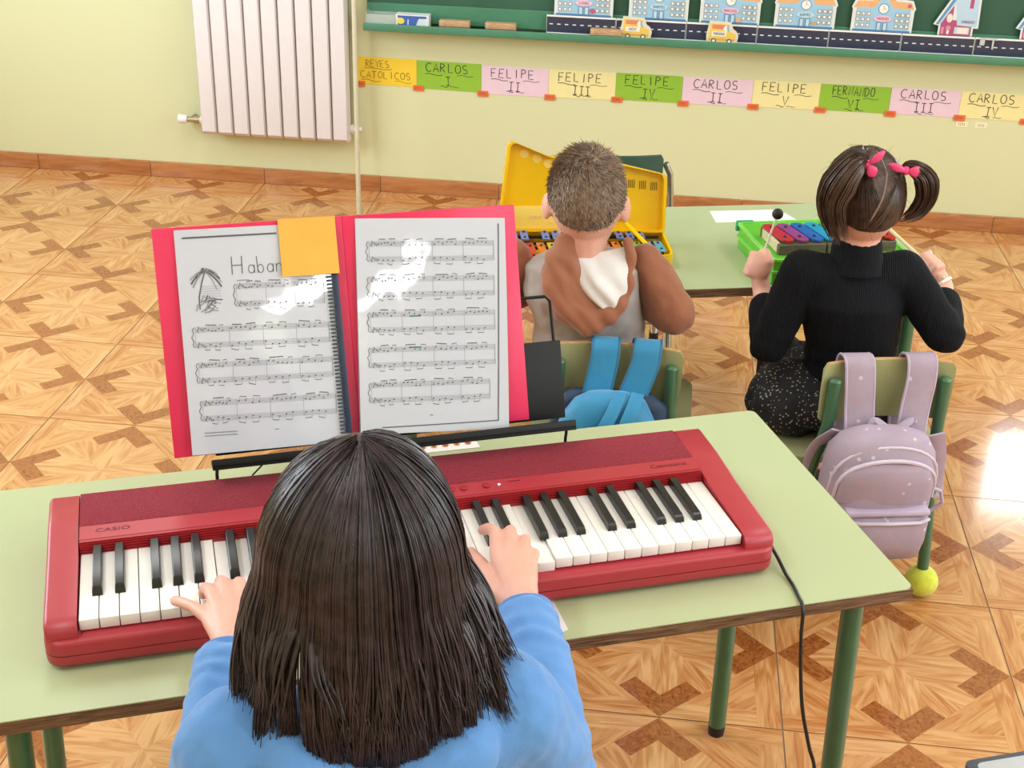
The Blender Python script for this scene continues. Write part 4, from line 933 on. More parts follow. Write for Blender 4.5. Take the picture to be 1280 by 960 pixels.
def face(parent, c, ax, k=1.0):
    r, f, u = ax; c = V3(c)-parent.location
    for s in (-1, 1):
        g = MB(); g.ell(c+r*s*.030*k+f*.0770*k-u*.010*k, (.0125*k, .0085*k, .0085*k), ax, 16, 10); e = obj('eye', g, m_eye, parent)
        g = MB(); g.ell(c+r*s*.029*k+f*.0835*k-u*.011*k, (.0052*k, .0028*k, .0052*k), ax, 12, 8); obj('iris', g, m_iris, e)
        g = MB(); g.tube([c+r*s*.016*k+f*.086*k+u*.009*k, c+r*s*.030*k+f*.084*k+u*.013*k, c+r*s*.044*k+f*.074*k+u*.009*k], [.0016*k, .0022*k, .001*k], 6); obj('eyebrow', g, mat('brow', '#3b2a20', .8), parent)
    g = MB(); g.tube([c-r*.018*k+f*.0775*k-u*.066*k, c-r*.008*k+f*.084*k-u*.064*k, c+f*.0855*k-u*.065*k, c+r*.008*k+f*.084*k-u*.064*k, c+r*.018*k+f*.0775*k-u*.066*k], [.0015*k, .0045*k, .005*k, .0045*k, .0015*k], 8); obj('lips', g, m_lip, parent)
def oval(c, r, f, a, b, n=24): return [V3(c)+r*a*math.cos(2*PI*i/n)+f*b*math.sin(2*PI*i/n) for i in range(n)]
def torso(g, r, f, secs): g.loft([oval(c, r, f, a, b) for c, a, b in secs])
def hand(g, wrist, fingers, thumb, rr=.0078, wr=.017):
    """fingers: list of joint lists from knuckle to tip"""
    w = V3(wrist)
    for k, P in enumerate(fingers):
        P = [V3(p) for p in P]; n = len(P); R = [rr*1.22]+[rr*(1.02-.14*i/(n-1)) for i in range(1, n)]
        if k == 3: R = [q*.88 for q in R]
        g.chain(P, R, 10)
        g.chain([w.lerp(P[0], .12), w.lerp(P[0], .6), P[0]], [wr*.80, rr*1.55, rr*1.3], 12)
    for a, b in zip(fingers[:-1], fingers[1:]):
        m0 = (V3(a[0])+V3(b[0]))/2; g.chain([w.lerp(m0, .2), w.lerp(m0, .9)], [wr*.75, rr*1.25], 10)
    T_ = [V3(p) for p in thumb]; g.chain([w.lerp(T_[0], .3)]+T_, [wr*.8, rr*1.5, rr*1.15, rr*.92][:len(T_)+1], 10)
def fist(g, c, axis, fore, palm_in, k=1.0):
    """hand closed around a stick through c along axis; fore = direction from wrist to hand; palm_in = side the fingers curl to"""
    c, a = V3(c), V3(axis).normalized(); d = V3(fore); d = (d-a*d.dot(a)).normalized(); p = a.cross(d)*palm_in
    back = c-p*.016*k; g.ell(back-d*.006*k, (.030*k, .013*k, .028*k), (a, p, d), 16, 12)
    for i in range(4):
        o = c+a*(.021-.0142*i)*k; r0 = .0155*k
        pts = [o-p*.015*k+d*.010*k, o-p*.004*k+d*.021*k, o+p*.012*k+d*.014*k, o+p*.013*k-d*.004*k, o+p*.002*k-d*.010*k]
        g.chain(pts, [.0088*k, .0086*k, .0080*k, .0074*k, .0066*k], 10)
    g.chain([back-d*.022*k+a*.016*k, c+a*.034*k+p*.004*k-d*.004*k, c+a*.030*k+p*.020*k+d*.008*k], [.012*k, .0095*k, .0078*k], 10)
def legs(g, gp, hips, knees, ankles, f, rs=.05, rp=.064, shoe=None):
    for h, k_, a in zip(hips, knees, ankles):
        h, k_, a = V3(h), V3(k_), V3(a)
        g.chain([h, k_, a], [rs*1.15, rs*.82, rs*.55], 14); g.chain([a, a+f*.09-V3((0, 0, .03))], [rs*.5, rs*.45], 12)
        if gp is not None: gp.chain([h, k_, a+V3((0, 0, .03))], [rp*1.15, rp*.9, rp*.72], 14)
def shoes(parent, ankles, f, mt, L_=.15):
    for a in ankles:
        a = V3(a)-parent.location; r = V3((f.y, -f.x, 0)); g = MB(); z0 = -parent.location.z
        rs = []
        for t, w, h in ((-.32, .020, .035), (-.25, .028, .060), (0, .030, .058), (.3, .036, .040), (.6, .034, .030), (.72, .020, .020)):
            c = a+f*(L_*t+.02); rs.append([V3((c.x, c.y, 0))+r*w*math.cos(q)+V3((0, 0, z0+max(.0, h/2+h/2*math.sin(q)))) for q in [2*PI*i/16 for i in range(16)]])
        g.loft(rs); obj('shoe', g, mt, parent, 50)
def cloth_noise(amp, fr, seed=0, fine=.35): return lambda c: amp*(noise.noise(c*fr+V3((seed, 3, 1)))+fine*noise.noise(c*fr*2.7+V3((1, seed, 7))))
def strands(name, S, mt, parent, n=4):
    """S = list of (points, radius); tapered hair locks in one mesh"""
    g = MB()
    for P, r in S:
        m = len(P)-1; R = [r*(.55+.45*min(1, 4*i/m))*(1 if i < m*.6 else max(.10, 1-(i/m-.6)/.4*.90)) for i in range(m+1)]
        g.tube(P, R, n)
    g.V = [tuple(V3(v)-parent.location) for v in g.V]
    return obj(name, g, mt, parent, 80)
def hair_mat(name, c1, c2, rough=.33, sc=60):
    if name in _mc: return _mc[name]
    m = bpy.data.materials.new(name); m.use_nodes = True; N = m.node_tree.nodes; L = m.node_tree.links; b = N['Principled BSDF']
    tc = N.new('ShaderNodeTexCoord'); no = N.new('ShaderNodeTexNoise'); no.inputs['Scale'].default_value = sc; no.inputs['Detail'].default_value = 3; L.new(tc.outputs['Object'], no.inputs['Vector'])
    ge = N.new('ShaderNodeNewGeometry'); ad = N.new('ShaderNodeMath'); ad.operation = 'MULTIPLY_ADD'; ad.inputs[1].default_value = .35; L.new(ge.outputs['Random Per Island'], ad.inputs[0]); L.new(no.outputs['Fac'], ad.inputs[2])
    cr = N.new('ShaderNodeValToRGB'); cr.color_ramp.elements[0].position = .35; cr.color_ramp.elements[1].position = .95; cr.color_ramp.elements[0].color = lin(c1); cr.color_ramp.elements[1].color = lin(c2)
    L.new(ad.outputs[0], cr.inputs['Fac']); L.new(cr.outputs['Color'], b.inputs['Base Color']); b.inputs['Roughness'].default_value = rough; b.inputs['Specular IOR Level'].default_value = .45
    _mc[name] = m; return m

# ---------------------------------------------------------------- long-haired girl at the keyboard
def girl_at_keyboard():
    yaw = rad(22); R0, F0, U0 = frame(yaw); ax = frame(yaw, rad(14)); C = V3((-.241, .985, .935)); Z = V3((0, 0, 1))
    base = V3((-.215, .90, 0)); P = thing('person', 'child with long dark hair in a blue hoodie playing the red keyboard', 'person', base)
    def L(x, f, h): return C+R0*x+F0*f+Z*h
    shR, shL = L(.125, -.045, -.165), L(-.125, -.045, -.165)
    elR, elL = V3((-.066, 1.060, .635)), V3((-.388, .955, .635)); wrR, wrL = V3((-.119, 1.262, .688)), V3((-.424, 1.132, .690))
    hips = [base+R0*s*.075+Z*.385 for s in (-1, 1)]; knees = [h+F0*.30+Z*.02 for h in hips]; ank = [k+F0*.02-Z*.33 for k in knees]
    g = MB(); head(g, C, ax, 1.04)
    g.chain([C-U0*.05-F0*.015, L(0, -.035, -.145)], [.048, .050], 16)
    torso(g, R0, F0, [(base+Z*.345, .10, .08), (base+Z*.40, .125, .09), (base+Z*.55+F0*.0, .105, .075), (L(0, -.05, -.24), .115, .075), (L(0, -.045, -.17), .11, .055), (L(0, -.04, -.145), .05, .045)])
    for a, b, c in ((shR, elR, wrR), (shL, elL, wrL)): g.chain([a, b, c], [.040, .032, .0215], 14)
    legs(g, None, hips, knees, ank, F0)
    # right hand: index reaching out, others curled on the keys
    RF = [[(-.162, 1.360, .690), (-.172, 1.408, .690), (-.184, 1.436, .676), (-.193, 1.452, .662)],
          [(-.149, 1.362, .694), (-.153, 1.414, .690), (-.156, 1.436, .668), (-.156, 1.437, .652)],
          [(-.134, 1.356, .692), (-.133, 1.402, .686), (-.136, 1.424, .666), (-.138, 1.424, .651)],
          [(-.121, 1.346, .686), (-.119, 1.382, .681), (-.121, 1.402, .664), (-.124, 1.402, .650)]]
    hand(g, wrR, RF, [(-.150, 1.300, .676), (-.183, 1.366, .668), (-.203, 1.412, .653)], .0085, .022)
    LF = [[(-.439, 1.210, .683), (-.455, 1.258, .684), (-.466, 1.284, .666), (-.470, 1.290, .650)],
          [(-.452, 1.210, .687), (-.474, 1.256, .684), (-.488, 1.282, .667), (-.493, 1.288, .651)],
          [(-.462, 1.202, .686), (-.487, 1.243, .681), (-.502, 1.268, .665), (-.508, 1.276, .650)],
          [(-.468, 1.190, .680), (-.497, 1.216, .675), (-.522, 1.238, .664), (-.537, 1.256, .651)]]
    hand(g, wrL, LF, [(-.412, 1.165, .676), (-.408, 1.215, .668), (-.412, 1.252, .654)], .0085, .022)
    fuse('body', g, .0027, m_skin, P, 5)
    face(P, C, ax, 1.04)
    # hoodie
    m_hood = mat('blue_fleece', '#5b8fd0', .9, var=.05, nscale=20, bump=.25, bscale=90, sheen=.25); m_rib = mat('blue_rib', '#5485c6', .9, var=.05, bump=.4, bscale=140, sheen=.2)
    g = MB()
    torso(g, R0, F0, [(base+Z*.36, .125, .105), (base+Z*.40, .148, .115), (base+Z*.55, .140, .100), (L(0, -.055, -.25), .142, .098), (L(0, -.05, -.195), .135, .080), (L(0, -.045, -.165), .105, .066), (L(0, -.04, -.14), .066, .058)])
    for a, b, c, k in ((shR, elR, wrR, 1), (shL, elL, wrL, 1)):
        c2 = c.lerp(b, .16); g.chain([a, a.lerp(b, .5), b, b.lerp(c2, .5), c2], [.056, .053, .050, .047, .041], 18)
        g.chain([V3(L(0, -.05, -.20)), a], [.07, .056], 16)
    hd = [L(.088, .02, -.150), L(.092, -.05, -.140), L(.066, -.105, -.160), L(0, -.130, -.185), L(-.066, -.105, -.160), L(-.092, -.05, -.140), L(-.088, .02, -.150)]
    g.chain(hd, [.022, .030, .036, .040, .036, .030, .022], 14); g.chain([L(.05, -.12, -.20), L(0, -.14, -.235), L(-.05, -.12, -.20)], [.035, .042, .035], 14)
    def dz(c):
        d = .0035*noise.noise(c*22)+.0016*noise.noise(c*60)
        for e in (elR, elL):
            q = (c-e).length
            if q < .11: d += .0035*math.sin((c-e).dot(V3((.3, .6, .9)))*170+2*noise.noise(c*14))*(1-q/.11)
        for w_, e in ((wrR, elR), (wrL, elL)):
            q = (c-w_.lerp(e, .3)).length
            if q < .07: d += .0030*math.sin((c-w_).dot((w_-e).normalized())*230+3*noise.noise(c*20))*(1-q/.07)
        return d
    fuse('hoodie', g, .0042, m_hood, P, 5, dz)
    for w_, e in ((wrR, elR), (wrL, elL)):
        a = w_.lerp(e, .21); b = w_.lerp(e, .015); g = MB(); t = (b-a).normalized()
        g.tube([a-P.location, a+t*.006-P.location, b-t*.006-P.location, b-P.location, b-t*.006-P.location], [.034, .0365, .0345, .0325, .026], 24, cap=False); obj('cuff', g, m_rib, P, 60)
    # seams of the hood
    g = MB(); legs(MB(), g, hips, knees, ank, F0); torso(g, R0, F0, [(base+Z*.325, .10, .09), (base+Z*.38, .14, .11), (base+Z*.43, .13, .10)])
    fuse('trousers', g, .007, mat('navy_denim', '#2c3a57', .9, bump=.3), P, 4)
    shoes(P, ank, F0, mat('white_trainer', '#e8e6e2', .6))
    # hair: cap over the skull, then about two thousand locks combed from the crown
    m_h = hair_mat('dark_brown_hair', '#151013', '#43353d', .27)
    RX, RY, RZ = .084, .099, .113
    r, f, u = R0, F0, Z
    rg = random.Random(5)
    def path(a, lay, end, crown, wig, cl=0, pull=0, jit_=0, curl=0):
        pts = []; sa, ca = math.sin(a), math.cos(a); k = 1+lay/.1
        side = abs(sa)
        for q in range(8):
            ph = rad(crown+(88-crown)*q/7); s_, c_ = math.sin(ph), math.cos(ph)
            pts.append(C+r*(RX*k*s_**1.3*sa)+f*(-RY*k*s_*ca-.012*(1-s_))+u*(RZ*k*c_))
        p0 = (RX*k*sa, -RY*k*ca)
        ac = (round(a/cl+jit_)-jit_)*cl if cl else a
        a2 = a+(ac-a)*pull
        dg = a2*180/PI+42
        if abs(dg) < 24: a2 = rad(-42+math.copysign(24*(abs(dg)/24)**.28, dg if dg else 1))
        s2, c2 = math.sin(a2), math.cos(a2)
        xe = s2*(.104+.016*abs(s2)); fe = -.016-.094*max(0, c2)**.7-(.02 if c2 > 0 else -.03)
        for q in range(1, 13):
            t = q/12; e = t**1.3
            bulge = .011*math.sin(PI*min(1, t*1.1))
            x = p0[0]+(xe-p0[0])*e+sa*bulge; y = p0[1]+(fe-p0[1])*e-max(0, ca)*bulge*.6; h = -end*t
            w_ = .0055*math.sin(t*4.2+wig)*t + curl*t*t + (.010*t*t if a2 < -.74 else .004*t*t)
            pts.append(C+r*(x+w_)+f*y+u*(h+.004*math.sin(wig*3+t*3)*t))
        return pts
    S = []
    def gap(deg): return 0.0
    for i in range(3600):
        a = rad(rg.uniform(-118, 118)); deg = a*180/PI
        clid = round(a/.17); crv = .016*math.sin(clid*2.3)
        end = .188+rg.triangular(-.065, .014, .0)+.010*math.sin(clid*1.7)+.006*math.cos(a)+.012*math.sin(clid*4.1)-gap(deg)
        if abs(deg) > 72: end -= .018
        S.append((path(a+rg.gauss(0, .015), max(0, rg.uniform(.000, .009)+.0035*math.sin(clid*5.3)), end, rg.uniform(3, 26), rg.uniform(0, 6.3), .17, rg.uniform(.35, .9), 0, crv), rg.uniform(.0006, .0016)))
    for i in range(420):
        deg = rg.choice((rg.uniform(-28, 60), rg.uniform(-95, -60), rg.uniform(50, 95))); a = rad(deg)
        S.append((path(a, rg.uniform(.003, .012), .196+rg.uniform(-.02, .014)-(.016 if abs(deg) > 60 else 0), rg.uniform(3, 30), rg.uniform(0, 6.3), .17, rg.uniform(.5, .95), 0, .012*math.sin(round(a/.17)*2.3)+rg.gauss(0, .005)), rg.uniform(.0005, .0009)))
    # wider flat locks that build the mass
    for i in range(150):
        a = rad(-116+232*i/149); end = .105+rg.uniform(-.02, .012)-.02*math.exp(-((a*180/PI+42)/14)**2)
        S.append((path(a, -.009, end, 4, rg.uniform(0, 6.3)), .0036))
    strands('hair', S, m_h, P, 5)
    # stray hairs on the hoodie
    g = MB(); g.ell(C-P.location+F0*(-.004)+Z*.004, (RX*.93, RY*.97, RZ*.955), (r, f, u), 30, 18)
    g.V = [v for v in g.V]; me = obj('scalp_hair', g, m_h, P, 80)
    bm = bmesh.new(); bm.from_mesh(me.data); cc = C-P.location
    bmesh.ops.delete(bm, geom=[v for v in bm.verts if (v.co-cc).dot(F0) > .045 and (v.co-cc).z < .06 or (v.co-cc).z < -.075], context='VERTS'); bm.to_mesh(me.data); bm.free()
    return P
girl_at_keyboard()

def on_ell(C, ax, R, a, ph, k=1):
    """a = azimuth from the back (+ to the right), ph = angle from the top"""
    r, f, u = ax; return C + r*(R[0]*k*math.sin(ph)*math.sin(a)) - f*(R[1]*k*math.sin(ph)*math.cos(a)) + u*(R[2]*k*math.cos(ph))
def cap_mesh(name, C, ax, R, line, mt, parent, nu=60, nv=24):
    """hair cap: skull patch from the top down to line(azimuth)"""
    g = MB(); rings = []
    for j in range(nv+1):
        rings.append([on_ell(C, ax, R, 2*PI*i/nu-PI, max(.02, line(2*PI*i/nu-PI)*j/nv))-parent.location for i in range(nu)])
    g.loft(rings, cap=(True, False)); return obj(name, g, mt, parent, 80)

# ---------------------------------------------------------------- boy in the two-tone hoodie
def boy():
    yaw = rad(4); R0, F0, U0 = frame(yaw); ax = frame(yaw, rad(16)); C = V3((-.140, 2.468, .778)); Z = V3((0, 0, 1))
    base = V3((-.12, 2.49, 0)); P = thing('person', 'short-haired boy in a brown and grey hoodie seen from behind', 'person', base)
    def L(x, f, h): return C+R0*x+F0*f+Z*h
    shR, shL = L(.112, -.005, -.124), L(-.128, -.005, -.128)
    elR, elL = V3((.040, 2.462, .555)), V3((-.305, 2.475, .555)); wrR, wrL = V3((-.055, 2.560, .580)), V3((-.220, 2.565, .580))
    hips = [base+R0*s*.06+Z*.36 for s in (-1, 1)]; knees = [h+F0*.24+Z*.01 for h in hips]; ank = [k+F0*.01-Z*.30 for k in knees]
    g = MB(); head(g, C, ax, 1.0); g.chain([C-U0*.045-F0*.012, L(0, -.022, -.125)], [.046, .043], 16)
    torso(g, R0, F0, [(base+Z*.325, .085, .075), (base+Z*.38, .10, .08), (base+Z*.5, .09, .068), (L(0, -.015, -.19), .09, .062), (L(0, -.015, -.14), .085, .048), (L(0, -.015, -.12), .045, .04)])
    for a, b, c in ((shR, elR, wrR), (shL, elL, wrL)): g.chain([a, b, c], [.020, .024, .019], 14)
    fist(g, wrR+(wrR-elR).normalized()*.035, (-.4, .6, .3), wrR-elR, -1, .85); fist(g, wrL+(wrL-elL).normalized()*.035, (.4, .6, .3), wrL-elL, 1, .85)
    legs(g, None, hips, knees, ank, F0, .042); fuse('body', g, .0034, m_skin, P, 4); face(P, C, ax, 1.0)
    m_gry = mat('grey_fleece', '#a8a09e', .9, var=.06, nscale=25, bump=.2, bscale=80, sheen=.2); m_brn = mat('brown_fleece', '#9a6248', .85, var=.06, nscale=18, bump=.25, bscale=60, sheen=.25); m_lin = mat('white_lining', '#e6e6e8', .85, var=.03, bump=.2, bscale=40)
    g = MB(); torso(g, R0, F0, [(base+Z*.335, .115, .095), (base+Z*.37, .125, .10), (base+Z*.5, .112, .085), (L(0, -.02, -.19), .118, .080), (L(0, -.018, -.135), .114, .066), (L(0, -.015, -.110), .072, .05)])
    fuse('hoodie', g, .0045, m_gry, P, 4, cloth_noise(.006, 16, 2))
    for a, b, c in ((shR, elR, wrR), (shL, elL, wrL)):
        g = MB(); s_ = 1 if a is shR else -1; g.chain([a+R0*s_*.008, a.lerp(b, .45)+R0*s_*.008, b, b.lerp(c, .55), b.lerp(c, .9)], [.034, .041, .048, .042, .032], 18); fuse('sleeve', g, .004, m_brn, P, 4, cloth_noise(.007, 17, 5))
    # hood hanging on the back: brown outside, white lining in its open half
    hp = [(-.168, 2.432, .705), (-.186, 2.392, .668), (-.184, 2.376, .625), (-.160, 2.366, .585), (-.118, 2.358, .560), (-.076, 2.362, .580), (-.050, 2.378, .618), (-.043, 2.396, .66), (-.052, 2.430, .704)]
    g = MB(); g.chain(hp, [.020, .026, .030, .029, .027, .019, .012, .011, .012], 14); g.chain([(-.172, 2.395, .66), (-.150, 2.382, .61), (-.115, 2.374, .58)], [.026, .026, .024], 14)
    g.chain([(-.175, 2.42, .70), (-.15, 2.40, .64), (-.125, 2.385, .60)], [.018, .022, .022], 12)
    def fold(c): return .0035*noise.noise(c*24+V3((3, 0, 0)))+.0035*math.sin((c.x*.75+c.z*.65)*200+2.5*noise.noise(c*12))*.6
    fuse('hood', g, .0032, m_brn, P, 4, fold)
    Lb = smooth_path([(-.172, 2.432, .692), (-.158, 2.392, .655), (-.128, 2.372, .612), (-.076, 2.362, .578)], 7); Rb = smooth_path([(-.046, 2.432, .698), (-.038, 2.392, .662), (-.046, 2.372, .620), (-.068, 2.362, .580)], 7)
    g = MB(); nu = 18; top = []
    for j, (p, q) in enumerate(zip(Lb, Rb)):
        for i in range(nu+1):
            t = i/nu; v = j/(len(Lb)-1); c = p.lerp(q, t); bl = math.sin(PI*t)*math.sin(PI*min(1, v*.8+.12))
            c = c+V3((0, -.024*bl, -.012*math.sin(PI*t)*(1-v)))+V3((0, -.0055, 0))*math.sin((t*1.5-v*1.2)*9+1.2*noise.noise(c*22))*bl
            top.append(c)
    n_ = len(top); fs = [(j*(nu+1)+i, (j+1)*(nu+1)+i, (j+1)*(nu+1)+i+1, j*(nu+1)+i+1) for j in range(len(Lb)-1) for i in range(nu)]
    g.add([p-P.location for p in top], fs); g.add([p-P.location+V3((0, .006, 0)) for p in top], [f[::-1] for f in fs]); obj('hood_lining', g, m_lin, P, 80)
    g = MB(); legs(MB(), g, hips, knees, ank, F0, .042, .052); fuse('trousers', g, .006, mat('grey_joggers', '#4b4e57', .9, bump=.3), P, 4)
    shoes(P, ank, F0, mat('dark_trainer', '#3a3f4b', .6), .13)
    # cropped hair: cap, then short hairs growing out of a whorl at the crown
    m_b = hair_mat('short_brown_hair', '#5a483c', '#a08873', .5, 90); R = (.0745, .0905, .0930)
    def line(a): # angle from the top down to the hairline, per azimuth
        d = abs(a)*180/PI; return rad(np.interp(d, [0, 20, 45, 62, 80, 100, 130, 180], [132, 131, 124, 106, 96, 92, 72, 58]))
    cap_mesh('hair_cap', C, ax, R, line, m_b, P)
    rg = random.Random(8); S = []
    wh = on_ell(C, ax, R, rad(12), rad(32))
    for i in range(6500):
        a = rad(rg.uniform(-180, 180)); ph = math.acos(rg.uniform(math.cos(rad(132)), 1))
        if ph > line(a)-.02: continue
        p = on_ell(C, ax, R, a, ph, .995); nrm = (p-C).normalized(); away = (p-wh); away = (away-nrm*away.dot(nrm))
        dwn = -ax[2]-nrm*(-ax[2]).dot(nrm)
        sw = nrm.cross(away.normalized() if away.length > 1e-5 else ax[0])*.5
        d = (away.normalized()*.9+sw+V3((rg.gauss(0, .25), rg.gauss(0, .25), rg.gauss(0, .25)))).normalized()
        top = max(0, min(1, (rad(85)-ph)/rad(45))); l = .007+.013*top+rg.uniform(0, .004); lift = .25+.25*top
        p1 = p+(d*(1-lift)+nrm*lift)*l*.5; p2 = p1+(d*(1-lift*.4)+nrm*lift*.4)*l*.6
        S.append(([p, p1, p2], rg.uniform(.0007, .0012)))
    strands('hair', S, m_b, P, 3)
    return P
boy()

# ---------------------------------------------------------------- girl with bunches
def girl_with_bunches():
    yaw = rad(10); R0, F0, U0 = frame(yaw); ax = frame(yaw, rad(14)); C = V3((.384, 2.510, .800)); Z = V3((0, 0, 1))
    base = V3((.405, 2.515, 0)); P = thing('person', 'small girl with two bunches and pink bows in a black jumper seen from behind', 'person', base)
    def L(x, f, h): return C+R0*x+F0*f+Z*h
    shR, shL = L(.100, -.012, -.150), L(-.100, -.012, -.150)
    elR, elL = V3((.578, 2.492, .537)), V3((.240, 2.470, .498)); wrR, wrL = V3((.588, 2.615, .588)), V3((.221, 2.572, .566))
    hips = [base+R0*s*.06+Z*.36 for s in (-1, 1)]; knees = [h+F0*.24+R0*(-.02)+Z*.01 for h in hips]; ank = [k+F0*.01-Z*.30 for k in knees]
    tipL, tipR = V3((.239, 2.622, .715)), V3((.478, 2.750, .660)); hL, hR = V3((.211, 2.592, .612)), V3((.560, 2.640, .618))
    g = MB(); head(g, C, ax, 1.0); g.chain([C-U0*.045-F0*.012, L(0, -.018, -.13)], [.042, .040], 16)
    torso(g, R0, F0, [(base+Z*.325, .085, .075), (base+Z*.38, .095, .08), (base+Z*.46, .078, .062), (L(0, -.015, -.20), .085, .060), (L(0, -.012, -.155), .085, .046), (L(0, -.015, -.13), .04, .038)])
    for a, b, c in ((shR, elR, wrR), (shL, elL, wrL)): g.chain([a, b, c], [.030, .025, .0185], 14)
    fist(g, hL, tipL-hL, hL-wrL, -1, .92); g.chain([wrL, hL-(hL-wrL).normalized()*.012], [.0185, .020], 12)
    fist(g, hR, tipR-hR, hR-wrR, 1, .92); g.chain([wrR, hR-(hR-wrR).normalized()*.012], [.0185, .020], 12)
    legs(g, None, hips, knees, ank, F0, .042); fuse('body', g, .0034, m_skin, P, 4); face(P, C, ax, 1.0)
    # ribbed black jumper with a roll neck
    m_j = mat('black_knit', '#0c0f17', .9, var=.1, nscale=30, spec=.25); N = m_j.node_tree.nodes; Lk = m_j.node_tree.links
    tc = [n for n in N if n.type == 'TEX_COORD'][0]; wv = N.new('ShaderNodeTexWave'); wv.bands_direction = 'X'; wv.inputs['Scale'].default_value = 75; wv.inputs['Distortion'].default_value = .4
    Lk.new(tc.outputs['Object'], wv.inputs['Vector']); bp_ = N.new('ShaderNodeBump'); bp_.inputs['Strength'].default_value = .6; bp_.inputs['Distance'].default_value = .002; Lk.new(wv.outputs['Fac'], bp_.inputs['Height']); Lk.new(bp_.outputs['Normal'], N['Principled BSDF'].inputs['Normal'])
    g = MB(); torso(g, R0, F0, [(base+Z*.36, .102, .085), (base+Z*.40, .098, .08), (base+Z*.455, .090, .072), (base+Z*.50, .095, .072), (L(0, -.018, -.205), .106, .074), (L(0, -.014, -.160), .098, .060), (L(0, -.015, -.138), .060, .048)])
    for a, b, c in ((shR, elR, wrR), (shL, elL, wrL)):
        g.chain([L(0, -.015, -.175), a], [.055, .044], 16); g.chain([a, a.lerp(b, .5), b, b.lerp(c, .4), b.lerp(c, .66)], [.044, .042, .040, .035, .031], 18)
    def kn(c):
        d = .0028*noise.noise(c*20)
        for e in (elR, elL):
            q = (c-e).length
            if q < .08: d += .002*math.sin((c-e).dot(V3((.2, .5, .8)))*190)*(1-q/.08)
        d += .0022*math.sin(c.z*150+2*noise.noise(c*10))*max(0, 1-abs(c.z-.455)/.06)
        return d
    fuse('jumper', g, .004, m_j, P, 5, kn)
    g = MB(); n0 = L(0, -.020, -.148)-P.location; ua = (Z*.95+F0*.18).normalized()
    g.tube([n0, n0+ua*.014, n0+ua*.058, n0+ua*.066, n0+ua*.062], [.056, .052, .0475, .045, .038], 28, cap=False); obj('roll_neck', g, m_j, P, 70)
    # floral skirt spreading over the left of the seat
    m_sk = spots('black_floral', '#15161c', '#b09a7e', 135, .24, dot2='#8f97a8', bump=.2)
    g = MB(); g.ell((.405, 2.515, .375), (.125, .125, .075), nu=28, nv=16); g.ell((.305, 2.500, .372), (.090, .105, .072), nu=24, nv=14); g.ell((.275, 2.50, .345), (.062, .09, .048), nu=20, nv=12); g.ell((.35, 2.60, .365), (.11, .15, .06), nu=20, nv=12); g.ell((.46, 2.62, .365), (.09, .13, .055), nu=20, nv=12)
    fuse('skirt', g, .005, m_sk, P, 5, lambda c: .006*math.sin(math.atan2(c.y-2.5, c.x-.40)*17+3*noise.noise(c*9))*max(0, min(1, (.43-c.z)/.06))+.004*noise.noise(c*18))
    g = MB(); legs(MB(), g, [knees[i].lerp(hips[i], .4) for i in (0, 1)], knees, ank, F0, .042, .047); fuse('tights', g, .005, mat('black_tights', '#17171b', .8), P, 4)
    shoes(P, ank, F0, mat('black_shoe', '#1a1a1c', .35), .13)
    # hair: cap with a middle parting, locks drawn to two ties, two bunches
    m_h = hair_mat('dark_bunch_hair', '#1d1513', '#573f34', .38, 70); R = (.0765, .0925, .0955)
    def line(a): d = abs(a)*180/PI; return rad(np.interp(d, [0, 25, 50, 70, 90, 110, 140, 180], [130, 128, 118, 105, 96, 88, 70, 58]))
    cap_mesh('hair_cap', C, ax, R, line, m_h, P)
    ties = {-1: on_ell(C, ax, R, rad(-24), rad(47), 1.10), 1: on_ell(C, ax, R, rad(44), rad(57), 1.14)}
    root = {-1: (rad(-24), rad(47)), 1: (rad(44), rad(57))}
    rg = random.Random(12); S = []
    def part(ph): return rad(np.interp(ph*180/PI, [0, 40, 60, 90, 125], [14, 12, 14, 4, -14]))
    for i in range(1500):
        s = rg.choice((-1, 1)); 
        a = rad(rg.uniform(-178, 178)); ph = line(a)*rg.choice((1, 1, rg.uniform(.1, 1)))*.985
        if rg.random() < .35: ph = rad(rg.uniform(20, 118)); a = part(ph)+s*.035
        if abs(a) < rad(120): s = 1 if a > part(ph) else -1
        else: s = 1 if a > 0 else -1
        ta, tp_ = root[s]; p0 = on_ell(C, ax, R, a, ph)-C; p1 = on_ell(C, ax, R, ta, tp_)-C
        pts = []
        for q in range(9):
            t = q/8; v = p0.lerp(p1, t); d = v.normalized(); x = V3((d.dot(ax[0])/R[0], d.dot(ax[1])/R[1], d.dot(ax[2])/R[2])); rr = 1/x.length
            pts.append(C+d*rr*(1.004+.05*t*t*t+rg.uniform(0, .006)))
        S.append((pts, rg.uniform(.0009, .0020)))
    strands('drawn_hair', S, m_h, P, 4)
    g = MB(); pr_ = [on_ell(C, ax, R, part(rad(q)), rad(q), 1.012)-P.location for q in range(24, 118, 6)]; g.tube(pr_, [.0010]+[.0022]*(len(pr_)-2)+[.0010], 6); obj('parting', g, mat('scalp', '#8a6f62', .6), P)
    def bunch(ctrl, n, spread, tip, rmax, endj):
        B = []
        for i in range(n):
            q = rg.uniform(0, 2*PI); e = math.sqrt(rg.random()); o1, o2 = math.cos(q)*e, math.sin(q)*e; cut = 1-rg.uniform(0, endj)
            P_ = smooth_path(ctrl, 4); m = len(P_)-1; pts = []
            for k, p in enumerate(P_):
                t = k/m
                if t > cut: break
                w = np.interp(t, [0, .12, .45, .8, 1], [.16, .55, 1, .75, tip])*spread
                tg = (P_[min(k+1, m)]-P_[max(k-1, 0)]).normalized(); n1 = tg.cross(V3((.2, 1, .1))).normalized(); n2 = tg.cross(n1)
                pts.append(p+n1*o1*w+n2*o2*w*.8)
            if len(pts) > 3: B.append((pts, rg.uniform(.0010, rmax)))
        return B
